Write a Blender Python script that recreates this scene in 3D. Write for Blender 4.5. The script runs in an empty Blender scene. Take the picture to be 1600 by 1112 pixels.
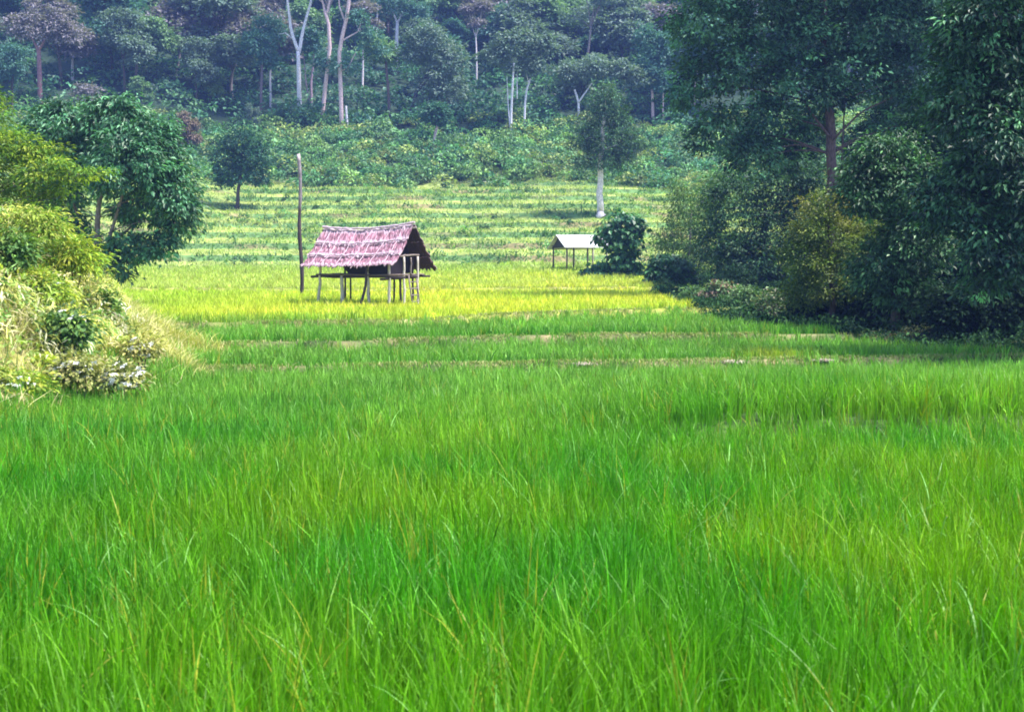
import bpy, math
import numpy as np
from mathutils import Vector

SC = bpy.context.scene
COL = SC.collection
TAU = 2 * math.pi

# ------------------------------------------------------------------ camera
F_PX = 2198.0                      # focal length in pixels of the 1600 px wide photograph
CAM_Z = 2.0
PITCH = math.atan((556 - 390) / F_PX)
cam_data = bpy.data.cameras.new('camera')
cam_data.sensor_width = 36.0
cam_data.lens = 36.0 * F_PX / 1600.0
cam_data.clip_start = 0.1
cam_data.clip_end = 2000.0
cam_data.dof.use_dof = True
cam_data.dof.focus_distance = 58.0
cam_data.dof.aperture_fstop = 6.3
cam = bpy.data.objects.new('camera', cam_data)
COL.objects.link(cam)
cam.location = (0, 0, CAM_Z)
cam.rotation_euler = (math.pi / 2 - PITCH, 0, 0)
SC.camera = cam

# ------------------------------------------------------------------ sky and sun
SUN_EL, SUN_AZ = math.radians(60), math.radians(102)     # azimuth from +Y towards +X
world = bpy.data.worlds.new('World')
SC.world = world
world.use_nodes = True
nt = world.node_tree
bg = nt.nodes['Background']
sky = nt.nodes.new('ShaderNodeTexSky')
sky.sky_type = 'NISHITA'
sky.sun_disc = False
sky.sun_elevation = SUN_EL
sky.sun_rotation = SUN_AZ
sky.dust_density = 1.0
nt.links.new(sky.outputs[0], bg.inputs[0])
bg.inputs[1].default_value = 0.145
sun_data = bpy.data.lights.new('sun', 'SUN')
sun_data.energy = 4.2
sun_data.angle = math.radians(14)
sun_data.color = (1.0, 0.95, 0.88)
sun = bpy.data.objects.new('sun', sun_data)
COL.objects.link(sun)
sdir = Vector((math.cos(SUN_EL) * math.sin(SUN_AZ), math.cos(SUN_EL) * math.cos(SUN_AZ), math.sin(SUN_EL)))
sun.rotation_euler = (-sdir).to_track_quat('-Z', 'Y').to_euler()
sun.location = (60, 0, 120)
SC.view_settings.view_transform = 'Standard'
SC.view_settings.look = 'None'
SC.view_settings.exposure = 1.45
SC.view_settings.gamma = 1.0
SC.cycles.filter_width = 1.8
SC.cycles.max_bounces = 6
SC.cycles.transmission_bounces = 4
SC.cycles.volume_bounces = 1
SC.cycles.use_fast_gi = False

# ------------------------------------------------------------------ geometry helpers
FWD = np.array([0, math.cos(PITCH), -math.sin(PITCH)])
UPV = np.array([0, math.sin(PITCH), math.cos(PITCH)])

def P(u, v, d):
    """world point seen at photo pixel (u, v) at depth Y = d"""
    r = np.array([(u - 800) / F_PX, 0, 0]) + UPV * (556 - v) / F_PX + FWD
    return np.array([0, 0, CAM_Z]) + r * (d / r[1])

def smooth(a, b, x):
    t = np.clip((x - a) / (b - a), 0, 1)
    return t * t * (3 - 2 * t)

def wob(x, y, s, seed):
    """smooth band-limited noise, about -1..1"""
    rg = np.random.default_rng(seed)
    out = 0
    for k in range(6):
        a = rg.uniform(0, TAU)
        fq = rg.uniform(0.6, 1.7) / s * TAU
        out = out + np.sin((x * math.cos(a) + y * math.sin(a)) * fq + rg.uniform(0, TAU))
    return out / 3.0

# ---- the valley floor, as heights relative to the eye
B1 = ([-40, -9, -4, 0, 2, 8, 14, 40], [31, 33.6, 34.8, 35.8, 36.2, 37.2, 38.5, 42])
B2 = ([-40, -9.5, -3, 0, 2.5, 6, 10, 40], [37, 39.6, 41.8, 43.4, 44.3, 44.2, 44.5, 50])
B3 = ([-40, -12, -4, -2.6, -1, 2, 6, 12, 40], [44, 46, 48.3, 49.5, 52.5, 54.5, 57.5, 59, 66])
B4 = ([-60, -20, -6, 0, 3, 8, 60], [80, 80, 79, 80.5, 81, 83, 86])

def bund_d(k, X):
    b = (B1, B2, B3, B4)[k]
    return np.interp(X, b[0], b[1]) + 0.22 * wob(X, X * 0, 5.0, 40 + k)

def rice_top(X, D):
    """level of the rice tips relative to the eye"""
    z = np.interp(D, [-30, 0, 4.5, 17, 35], [-1.35, -1.38, -1.5, -2.05, -2.79])
    step = bund_s(X)
    lift = 0.42 * smooth(step - 0.15, step + 0.5, D) * (1 - smooth(step + 1, step + 15, D)) * smooth(0.3, 3.2, X)
    z = z + lift
    lv = [-2.60, -2.36, -2.10, -1.86]
    for k in range(4):
        bd = bund_d(k, X)
        w = smooth(bd - 0.25, bd + 0.25, D)
        z = z * (1 - w) + lv[k] * w
    return z

def bund_s(X):
    return 18.2 + 0.14 * (X - 3) + 0.25 * wob(X, X * 0, 4.0, 77)

def rice_h(D):
    return np.interp(D, [0, 8, 20, 34, 60, 110], [0.62, 0.6, 0.55, 0.46, 0.44, 0.4])

N_T = 9
def ground_rel(X, D):
    X = np.asarray(X, float); D = np.asarray(D, float)
    z = rice_top(X, D) - rice_h(np.clip(D, 0, 110))
    for k in range(4):                                   # raised earth bunds
        bd = bund_d(k, X)
        z = z + (0.33 if k < 3 else 0.3) * np.exp(-((D - bd + 0.12) / 0.3) ** 2)
    st = bund_s(X)
    z = z + 0.12 * np.exp(-((D - st) / 0.3) ** 2) * smooth(0.5, 3, X)
    # far paddies rising, the stepped slope, then the hill
    z = z + np.interp(D, [84, 110], [0, 0.75])
    dd = D + 2.6 * wob(X, D * 0.3, 60, 5) + 0.7 * wob(X, D * 0.5, 18, 6)
    t = np.clip((dd - 111) / 54.0, 0, 1) * N_T
    t = np.clip(t + 0.28 * wob(X, D, 34, 15) * np.clip(t, 0, 1), 0, N_T)
    fr = t - np.floor(t)
    stair = np.floor(t) + 0.40 * fr / 0.8 * (fr < 0.8) + (fr >= 0.8) * (0.40 + 0.60 * smooth(0.8, 1.0, fr))
    z = z + stair / N_T * 9.3
    z = z + np.interp(D, [165, 190, 200, 240, 290, 370, 460, 520], [0, 7.3, 11.4, 24, 43.5, 83, 128, 140])
    z = z + smooth(190, 230, D) * 2.2 * wob(X, D, 55, 9)
    # the grassy bank on the left, and the valley sides
    m = smooth(18.6, 25, D) * (1 - smooth(35, 50, D))
    z = z + m * np.interp(-X - np.interp(D, [31, 33, 36, 44, 50], [0, .3, 1.2, 3.6, 5.5]), [7.0, 7.75, 8.2, 9.1, 9.75, 10.8, 13, 30], [0, .5, .95, 1.65, 2.15, 2.75, 3.2, 3.6]) * (1 + 0.08 * wob(X, D, 5, 12))
    sl = np.clip(-24 - 0.10 * (D - 60) - X, 0, 90) * smooth(45, 65, D)
    z = z + sl * 0.12
    sr = np.clip(X - np.interp(D, [20, 36, 47, 55, 75, 110], [17, 15, 12, 10, 12, 24]), 0, 90) * smooth(20, 30, D)
    z = z + sr * 0.14
    return z

def ground(X, D):
    return ground_rel(X, D) + CAM_Z

def hit(u, v, d0=90.0, d1=450.0):
    """depth at which the ray through a photo pixel meets the ground"""
    ds = np.linspace(d0, d1, 3000)
    p0 = P(u, v, 1.0); dz = p0[2] - CAM_Z; dx = p0[0]
    g = ground(dx * ds, ds)
    ok = np.nonzero(g >= CAM_Z + dz * ds)[0]
    return float(ds[ok[0]]) if len(ok) else d1

class MB:
    """collects quads and triangles with one colour per point, links them as ONE mesh object"""
    def __init__(self):
        self.v, self.q, self.t, self.c, self.n = [], [], [], [], 0
    def add(self, v, quads=None, tris=None, col=(1, 1, 1)):
        v = np.asarray(v, np.float32)
        c = np.asarray(col, np.float32)
        if c.ndim == 1:
            c = np.repeat(c[None], len(v), 0)
        if quads is not None and len(quads):
            self.q.append(np.asarray(quads, np.int64) + self.n)
        if tris is not None and len(tris):
            self.t.append(np.asarray(tris, np.int64) + self.n)
        self.v.append(v); self.c.append(c); self.n += len(v)
    def mesh(self, name, mat, smooth_sh=False):
        me = bpy.data.meshes.new(name)
        v = np.concatenate(self.v); c = np.concatenate(self.c)
        q = np.concatenate(self.q) if self.q else np.zeros((0, 4), np.int64)
        t = np.concatenate(self.t) if self.t else np.zeros((0, 3), np.int64)
        me.vertices.add(len(v)); me.vertices.foreach_set('co', v.ravel())
        li = np.concatenate([q.ravel(), t.ravel()]).astype(np.int32)
        me.loops.add(len(li)); me.loops.foreach_set('vertex_index', li)
        ls = np.concatenate([np.arange(len(q)) * 4, len(q) * 4 + np.arange(len(t)) * 3]).astype(np.int32)
        me.polygons.add(len(ls)); me.polygons.foreach_set('loop_start', ls)
        me.polygons.foreach_set('use_smooth', np.full(len(ls), smooth_sh))
        at = me.attributes.new('col', 'FLOAT_COLOR', 'POINT')
        at.data.foreach_set('color', np.concatenate([c, np.ones((len(c), 1), np.float32)], 1).ravel())
        me.update(calc_edges=True); me.validate()
        me.materials.append(mat)
        return me
    def build(self, name, mat, parent=None, smooth_sh=False):
        o = bpy.data.objects.new(name, self.mesh(name, mat, smooth_sh))
        COL.objects.link(o)
        if parent is not None:
            o.parent = parent
        return o

def tube(mb, pts, rad, n=8, col=(1, 1, 1), cap=True):
    pts = np.asarray(pts, float); rad = np.asarray(rad, float)
    if rad.ndim == 0: rad = np.full(len(pts), float(rad))
    tan = np.gradient(pts, axis=0); tan /= np.linalg.norm(tan, axis=1)[:, None] + 1e-9
    ref = np.array([1.0, 0.13, 0.07]) if abs(tan[:, 0]).mean() < 0.8 else np.array([0.1, 1.0, 0.1])
    a = np.cross(tan, ref); a /= np.linalg.norm(a, axis=1)[:, None] + 1e-9
    b = np.cross(tan, a)
    th = np.arange(n) / n * TAU
    ring = a[:, None] * np.cos(th)[None, :, None] + b[:, None] * np.sin(th)[None, :, None]
    v = (pts[:, None] + ring * rad[:, None, None]).reshape(-1, 3)
    i, j = np.meshgrid(np.arange(len(pts) - 1), np.arange(n), indexing='ij')
    k = (j + 1) % n
    q = np.stack([i * n + j, i * n + k, (i + 1) * n + k, (i + 1) * n + j], -1).reshape(-1, 4)
    c = np.asarray(col, float)
    if c.ndim == 2: c = np.repeat(c, n, 0)
    tr = None
    if cap:
        m = len(v)
        v = np.concatenate([v, pts[:1], pts[-1:]])
        if c.ndim == 2: c = np.concatenate([c, c[:1], c[-1:]])
        s = (len(pts) - 1) * n
        jj = np.arange(n)
        tr = np.concatenate([np.stack([np.full(n, m), (jj + 1) % n, jj], 1), np.stack([np.full(n, m + 1), s + jj, s + (jj + 1) % n], 1)])
    mb.add(v, q, tr, c)

def box(mb, lo, hi, col=(1, 1, 1), jit=0.0, rng=None):
    x0, y0, z0 = lo; x1, y1, z1 = hi
    v = np.array([[x0, y0, z0], [x1, y0, z0], [x1, y1, z0], [x0, y1, z0], [x0, y0, z1], [x1, y0, z1], [x1, y1, z1], [x0, y1, z1]], float)
    if jit: v += rng.normal(0, jit, v.shape)
    mb.add(v, [[0, 3, 2, 1], [4, 5, 6, 7], [0, 1, 5, 4], [1, 2, 6, 5], [2, 3, 7, 6], [3, 0, 4, 7]], None, col)

def curve(p0, p1, bend, n=7):
    t = np.linspace(0, 1, n)[:, None]
    return (1 - t) * p0 + t * p1 + 4 * t * (1 - t) * np.asarray(bend) * 0.5

def norm(a):
    return a / (np.linalg.norm(a, axis=-1, keepdims=True) + 1e-9)

def add_leaves(mb, rng, C, axis, nrm, L, W, col):
    """each leaf one folded pointed blade"""
    n = len(C)
    a = norm(axis); s = norm(np.cross(a, nrm)); m = np.cross(s, a)
    L = np.asarray(L).reshape(-1, 1); W = np.asarray(W).reshape(-1, 1)
    base = C - a * L * 0.5
    tip = C + a * L * 0.5 - m * L * 0.14
    lf = C - a * L * 0.05 + s * W * 0.5 + m * L * 0.07
    rt = C - a * L * 0.05 - s * W * 0.5 + m * L * 0.07
    v = np.stack([base, rt, tip, lf], 1).reshape(-1, 3)
    q = np.arange(n * 4).reshape(-1, 4)
    mb.add(v, q, None, np.repeat(col, 4, 0))

def foliage(mb, rng, lobes, n_clump, per, cr, L, W, shell=0.55, droop=0.25, pal=None, flat=0.6, bottom=-0.75, upn=1.0, cvar=0.22, hue=None):
    """leaf clumps spread through the shell of several ellipsoids; lobes: (c, r) pairs"""
    cs = np.array([l[0] for l in lobes]); rs = np.array([l[1] for l in lobes])
    ar = rs[:, 0] * rs[:, 1] + rs[:, 0] * rs[:, 2] + rs[:, 1] * rs[:, 2]
    li = rng.choice(len(lobes), n_clump, p=ar / ar.sum())
    d = norm(rng.normal(size=(n_clump, 3)))
    lowm = d[:, 2] < bottom
    d[lowm, 2] *= -1
    bump = 1 + 0.16 * wob(d[:, 0] * 3 + li * 2.1, d[:, 1] * 3 + d[:, 2] * 3, 2.2, int(rng.integers(1e6)))
    rad = (shell + (1.04 - shell) * rng.random(n_clump) ** 0.6) * bump
    cc = cs[li] + d * rs[li] * rad[:, None]
    ctone = rng.normal(0, cvar, n_clump)
    k = np.repeat(np.arange(n_clump), per)
    N = len(k)
    off = rng.normal(size=(N, 3)) * np.array([1, 1, flat]) * (cr * rng.uniform(0.6, 1.3, n_clump))[k][:, None] * 0.6
    C = cc[k] + off
    ax = norm(off) * 0.9 + d[k] * np.array([0.7, 0.7, 0.25]) + rng.normal(0, 0.35, (N, 3)) + np.array([0, 0, -droop])
    nr = np.array([0, 0, upn]) + d[k] * 0.45 + rng.normal(0, 0.38, (N, 3))
    sc = rng.uniform(0.65, 1.3, N)
    pal = np.asarray(pal, float)
    base = pal[rng.integers(0, len(pal), n_clump)][k]
    tone = np.exp(ctone[k] + rng.normal(0, 0.2, N))[:, None]
    col = base * tone
    if hue is not None:
        col = hue(C, col)
    add_leaves(mb, rng, C, ax, nr, L * sc, W * sc, np.clip(col, 0.004, 0.85))

# ------------------------------------------------------------------ materials
def new_mat(name):
    m = bpy.data.materials.new(name); m.use_nodes = True
    return m, m.node_tree, m.node_tree.nodes['Principled BSDF']

def leaf_mat(name, trans=0.3, rough=0.5, spec=0.25, tcol=(1.0, 1.15, 0.35)):
    m, t, b = new_mat(name)
    N, Lk = t.nodes, t.links
    at = N.new('ShaderNodeAttribute'); at.attribute_name = 'col'
    oi = N.new('ShaderNodeObjectInfo')
    mx = N.new('ShaderNodeMix'); mx.data_type = 'RGBA'; mx.blend_type = 'MULTIPLY'; mx.inputs[0].default_value = 1
    Lk.new(at.outputs['Color'], mx.inputs[6]); Lk.new(oi.outputs['Color'], mx.inputs[7])
    Lk.new(mx.outputs[2], b.inputs['Base Color'])
    b.inputs['Roughness'].default_value = rough
    b.inputs['Specular IOR Level'].default_value = spec
    tr = N.new('ShaderNodeBsdfTranslucent')
    m2 = N.new('ShaderNodeMix'); m2.data_type = 'RGBA'; m2.blend_type = 'MULTIPLY'; m2.inputs[0].default_value = 1
    m2.inputs[7].default_value = (*tcol, 1)
    Lk.new(mx.outputs[2], m2.inputs[6]); Lk.new(m2.outputs[2], tr.inputs[0])
    ms = N.new('ShaderNodeMixShader'); ms.inputs[0].default_value = trans
    Lk.new(b.outputs[0], ms.inputs[1]); Lk.new(tr.outputs[0], ms.inputs[2])
    Lk.new(ms.outputs[0], N['Material Output'].inputs['Surface'])
    return m

def rough_mat(name, scale=(3, 3, 3), amt=0.5, bump=0.3, rough=0.85, nscale=6.0):
    """point colour broken up by stretched noise, with bump"""
    m, t, b = new_mat(name)
    N, Lk = t.nodes, t.links
    at = N.new('ShaderNodeAttribute'); at.attribute_name = 'col'
    oi = N.new('ShaderNodeObjectInfo')
    tc = N.new('ShaderNodeTexCoord'); mp = N.new('ShaderNodeMapping')
    mp.inputs['Scale'].default_value = scale
    Lk.new(tc.outputs['Object'], mp.inputs[0])
    no = N.new('ShaderNodeTexNoise'); no.inputs['Scale'].default_value = nscale; no.inputs['Detail'].default_value = 6
    Lk.new(mp.outputs[0], no.inputs['Vector'])
    mr = N.new('ShaderNodeMapRange'); mr.inputs[1].default_value = 0.3; mr.inputs[2].default_value = 0.7
    mr.inputs[3].default_value = 1 - amt; mr.inputs[4].default_value = 1 + amt
    Lk.new(no.outputs['Fac'], mr.inputs[0])
    mx = N.new('ShaderNodeMix'); mx.data_type = 'RGBA'; mx.blend_type = 'MULTIPLY'; mx.inputs[0].default_value = 1
    Lk.new(at.outputs['Color'], mx.inputs[6]); Lk.new(oi.outputs['Color'], mx.inputs[7])
    vm = N.new('ShaderNodeVectorMath'); vm.operation = 'SCALE'
    Lk.new(mx.outputs[2], vm.inputs[0]); Lk.new(mr.outputs[0], vm.inputs['Scale'])
    Lk.new(vm.outputs[0], b.inputs['Base Color'])
    b.inputs['Roughness'].default_value = rough
    b.inputs['Specular IOR Level'].default_value = 0.2
    bp = N.new('ShaderNodeBump'); bp.inputs['Strength'].default_value = bump; bp.inputs['Distance'].default_value = 0.03
    Lk.new(no.outputs['Fac'], bp.inputs['Height']); Lk.new(bp.outputs[0], b.inputs['Normal'])
    return m

M_LEAF = leaf_mat('leaf')
M_GLOSSY = leaf_mat('glossy_leaf', trans=0.22, rough=0.45, spec=0.4, tcol=(0.9, 1.1, 0.35))
M_RICE = leaf_mat('rice_blade', trans=0.38, rough=0.45, spec=0.2, tcol=(0.85, 1.15, 0.3))
M_SHADE = leaf_mat('matt_leaf', trans=0.2, rough=0.75, spec=0.08)  # dulled leaf copy for plants meant to read as deep shade
M_DRY = leaf_mat('dry_grass', trans=0.25, rough=0.7, spec=0.15, tcol=(1.05, 1, 0.7))
M_BARK = rough_mat('bark', (4, 4, 1.2), 0.5, 0.5, 0.9, 4.0)
M_WOOD = rough_mat('old_wood', (9, 9, 1.5), 0.4, 0.4, 0.85, 5.0)
M_THATCH = rough_mat('thatch', (14, 14, 14), 0.35, 0.8, 0.9, 3.0)
M_SOIL = rough_mat('soil', (1, 1, 1), 0.45, 0.5, 0.95, 1.6)
M_METAL, _t, _b = new_mat('painted_sheet')
_b.inputs['Base Color'].default_value = (0.56, 0.56, 0.58, 1)
_b.inputs['Roughness'].default_value = 0.45
_d = _t.nodes.new('ShaderNodeTexNoise'); _d.inputs['Scale'].default_value = 1.7; _d.inputs['Detail'].default_value = 5
_r = _t.nodes.new('ShaderNodeValToRGB'); _r.color_ramp.elements[0].position = .36; _r.color_ramp.elements[1].position = .6
_r.color_ramp.elements[0].color = (.34, .31, .30, 1); _r.color_ramp.elements[1].color = (.58, .58, .6, 1)
_t.links.new(_d.outputs['Fac'], _r.inputs[0]); _t.links.new(_r.outputs[0], _b.inputs['Base Color'])
_n = _t.nodes.new('ShaderNodeTexWave'); _n.inputs['Scale'].default_value = 3.0
_c = _t.nodes.new('ShaderNodeTexCoord'); _t.links.new(_c.outputs['Object'], _n.inputs[0])
_p = _t.nodes.new('ShaderNodeBump'); _p.inputs['Strength'].default_value = 0.3
_t.links.new(_n.outputs['Fac'], _p.inputs['Height']); _t.links.new(_p.outputs[0], _b.inputs['Normal'])

# ------------------------------------------------------------------ tagging
def tag(o, label=None, cat=None, group=None, kind=None):
    for k, v in (('label', label), ('category', cat), ('group', group), ('kind', kind)):
        if v: o[k] = v
    return o

def empty(name, loc, label, cat, group=None, rz=0.0):
    o = bpy.data.objects.new(name, None)
    o.empty_display_size = 0.3
    COL.objects.link(o)
    o.location = [float(c) for c in loc]; o.rotation_euler = (0, 0, rz)
    return tag(o, label, cat, group)

# ================================================================== SETTING
def axis_vals(parts):
    out = []
    for a, b, s in parts:
        out.append(np.arange(a, b, s))
    out.append(np.array([parts[-1][1]]))
    return np.concatenate(out)

def ground_colour(X, D):
    n1 = wob(X, D, 6, 21); n2 = wob(X, D, 1.7, 22); n3 = wob(X, D * 3, 14, 23)
    wet = np.array([0.045, 0.085, 0.02]); yel = np.array([0.26, 0.30, 0.04])
    gr = np.array([0.24, 0.29, 0.07]); tan = np.array([0.36, 0.29, 0.15]); red = np.array([0.30, 0.17, 0.10])
    forest = np.array([0.025, 0.05, 0.028])
    sh = X.shape + (1,)
    w = smooth(44, 54, D).reshape(sh)
    c = wet * (1 - w) + yel * w
    w = smooth(96, 113, D).reshape(sh)
    c = c * (1 - w) + (gr * (1 + 0.3 * n1[..., None])) * w
    dd = D + 2.6 * wob(X, D * 0.3, 60, 5) + 0.7 * wob(X, D * 0.5, 18, 6)
    t = np.clip((dd - 111) / 54.0, 0, 1) * N_T; t = np.clip(t + 0.28 * wob(X, D, 34, 15) * np.clip(t, 0, 1), 0, N_T); fr = t - np.floor(t)
    ris = ((fr > 0.85) & (D > 111) & (D < 166)) * 1.0
    c = c * (1 - ris[..., None]) + np.array([0.09, 0.17, 0.055]) * ris[..., None]  # riser ground: dark growth, with the step's shadow put into the colour
    bare = np.clip(n3 * 1.0 - 0.1, 0, 0.5) * ris
    c = c * (1 - bare[..., None]) + red * bare[..., None]
    w = smooth(160, 175, D).reshape(sh)
    c = c * (1 - w) + forest * w
    for k in range(4):
        bd = bund_d(k, X)
        w = (np.exp(-((D - bd + 0.12) / 0.33) ** 4) * np.clip(0.22 + 0.6 * n2, 0, 1)).reshape(sh)
        c = c * (1 - w) + tan * w
    m = (smooth(-6.6, -9, X) * smooth(17.5, 22, D) * (1 - smooth(38, 50, D))).reshape(sh)
    c = c * (1 - m) + np.array([0.28, 0.26, 0.08]) * m
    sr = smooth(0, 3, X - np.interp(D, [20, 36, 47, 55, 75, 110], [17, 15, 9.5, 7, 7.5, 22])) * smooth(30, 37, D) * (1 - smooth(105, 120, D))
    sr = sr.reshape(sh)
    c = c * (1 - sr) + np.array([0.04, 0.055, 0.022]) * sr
    return c

def sheet(name, xs, ds):
    X, D = np.meshgrid(xs, ds)
    Z = ground(X, D)
    mb = MB()
    nx, nd = len(xs), len(ds)
    i, j = np.meshgrid(np.arange(nd - 1), np.arange(nx - 1), indexing='ij')
    q = np.stack([i * nx + j, i * nx + j + 1, (i + 1) * nx + j + 1, (i + 1) * nx + j], -1).reshape(-1, 4)
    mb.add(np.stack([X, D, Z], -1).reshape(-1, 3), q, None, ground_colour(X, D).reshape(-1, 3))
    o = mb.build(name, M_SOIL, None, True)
    o['kind'] = 'structure'
    return o

XS = axis_vals([(-260, -80, 12), (-80, -30, 2.5), (-30, 30, 0.6), (30, 80, 2.5), (80, 260, 12)])
sheet('ground', XS, axis_vals([(-40, 2, 3), (2, 31, 0.5), (31, 62, 0.16), (62, 110, 0.5), (110, 168, 0.22)]))
sheet('hill', axis_vals([(-260, 260, 4)]), axis_vals([(168, 200, 2), (200, 520, 4)]))

# ------------------------------------------------------------------ rice
def zone(X, D):
    """paddy number of a point: 0 near, 1, 2 strips, 3 hut paddy, 4 far"""
    z = np.zeros(X.shape, int)
    for k in range(4): z += (D > bund_d(k, X))
    return z

def rice_limits(X, D):
    left = np.interp(D, [0, 15, 19, 24, 30, 33, 36, 44, 50, 60, 66, 80, 112], [-30, -14, -8.6, -7.6, -7.8, -7.7, -8.8, -11.6, -14.2, -18, -22, -26, -34])
    right = np.interp(D, [0, 20, 34, 36, 39.5, 42, 47, 55, 60, 80, 112], [24, 18, 16, 15.2, 14.6, 11.6, 9.6, 7.4, 7.6, 7.6, 16])
    wv = 0.35 * wob(X, D, 3, 31)
    return (X > left + wv) & (X < right + wv)

def rice_colour(X, D, rng, n):
    n1 = wob(X, D, 7, 51); n2 = wob(X, D, 2.2, 52)
    near = np.array([0.056, 0.255, 0.008]); lime = np.array([0.160, 0.320, 0.006]); blue = np.array([0.040, 0.235, 0.020])
    mid = np.array([0.165, 0.345, 0.045]); yel = np.array([0.66, 0.60, 0.06]); yg = np.array([0.40, 0.51, 0.05])
    far = np.array([0.44, 0.50, 0.11])
    w = np.clip(0.42 + 0.6 * n1 + 0.3 * n2 + 0.25 * smooth(0, 4, X), 0, 1)[:, None]
    w = w * (0.5 + 0.5 * smooth(4.5, 9, D)[:, None])
    c = near * (1 - w) + lime * w
    bl = smooth(2, -8, X)[:, None] * 0.55 * np.clip(0.6 + n2, 0, 1)[:, None]
    c = c * (1 - bl) + blue * bl
    w = smooth(11, 33, D)[:, None]
    c = c * (1 - w) + (mid * (1 + 0.15 * n1[:, None])) * w
    z = zone(X, D)
    w3 = np.clip(0.52 + 0.55 * wob(X * .6, D * 1.7, 9, 53) + 0.25 * n2, 0, 1)[:, None]
    w3 = w3 * smooth(-17, -7, X)[:, None]
    c3 = yg * (1 - w3) + yel * w3
    fr = (D - bund_d(2, X))                                   # the front rows stay greener
    g = (smooth(3.0, 0.2, fr) * smooth(-2, -9, X))[:, None] * 0.75
    c3 = c3 * (1 - g) + mid * g
    c = np.where((z == 3)[:, None], c3, c)
    cf = yel * w3 * 0.6 + far * (1 - 0.6 * w3)
    ff = smooth(90, 112, D)[:, None]
    cf = cf * (1 - ff) + np.array([0.36, 0.45, 0.10]) * ff
    c = np.where((z == 4)[:, None], cf, c)
    for k in (0, 1):                                          # greener front rows behind each bund
        g = smooth(1.6, 0.1, D - bund_d(k, X)) * (D > bund_d(k, X)) * np.clip(0.55 + 0.5 * n1, 0, 0.85)
        c = c * (1 - g[:, None]) + near * 0.85 * g[:, None]
    # yellow patch on the second strip
    p = np.exp(-((X - 7.2) / 0.9) ** 2) * (z == 1) * np.exp(-((D - 38.2) / 1.2) ** 2)
    c = c * (1 - 0.7 * p[:, None]) + yel * 0.7 * p[:, None]
    c = c * np.exp(rng.normal(0, 0.20, n))[:, None]
    yl = rng.random(n) < 0.035
    c[yl] = c[yl] * 0.3 + np.array([0.36, 0.33, 0.03]) * 0.7
    return c

def blades(mb, rng, X, D, Zb, H, W, col, seg, lean, spread, curl0=0.0):
    """arching pointed blades: base points, heights, widths"""
    n = len(X)
    az = rng.uniform(0, TAU, n)
    h = H * rng.uniform(0.72, 1.12, n)
    out = H * np.abs(rng.normal(lean, spread, n))
    curl = curl0 + (1 - curl0) * rng.random(n) ** 3
    t = np.linspace(0, 1, seg + 1)
    dirx, diry = np.cos(az), np.sin(az)
    fx = out[:, None] * t[None] ** 2.1 * (1 + 0.9 * curl[:, None])
    fz = h[:, None] * (t[None] - 0.42 * curl[:, None] * t[None] ** 3.2)
    px = X[:, None] + dirx[:, None] * fx
    py = D[:, None] + diry[:, None] * fx
    pz = Zb[:, None] + fz
    wprof = np.where(t < 0.35, 0.65 + t, 1.0) * (1 - t ** 3)
    wprof[-1] = 0.04
    wa = az + math.pi / 2 + rng.normal(0, 0.7, n)
    hw = 0.5 * W[:, None] * wprof[None]
    a = np.stack([px - np.cos(wa)[:, None] * hw, py - np.sin(wa)[:, None] * hw, pz], -1)
    b = np.stack([px + np.cos(wa)[:, None] * hw, py + np.sin(wa)[:, None] * hw, pz], -1)
    v = np.stack([a, b], 2).reshape(-1, 3)
    k = 2 * (seg + 1)
    i = np.arange(n)[:, None] * k + np.arange(seg)[None] * 2
    q = np.stack([i, i + 1, i + 3, i + 2], -1).reshape(-1, 4)
    mb.add(v, q, None, np.repeat(col, k, 0))

def scatter(rng, d0, d1, xm, dens, xl=-1e9, xr=1e9):
    """random points in the wedge the picture could see, with a margin"""
    n = int((d1 - d0) * 2 * (0.40 * d1 + xm) * dens)
    D = rng.uniform(d0, d1, n); X = rng.uniform(-1, 1, n) * (0.40 * d1 + xm)
    k = (np.abs(X) < 0.385 * D + xm) & (X > xl) & (X < xr)
    return X[k], D[k]

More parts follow.
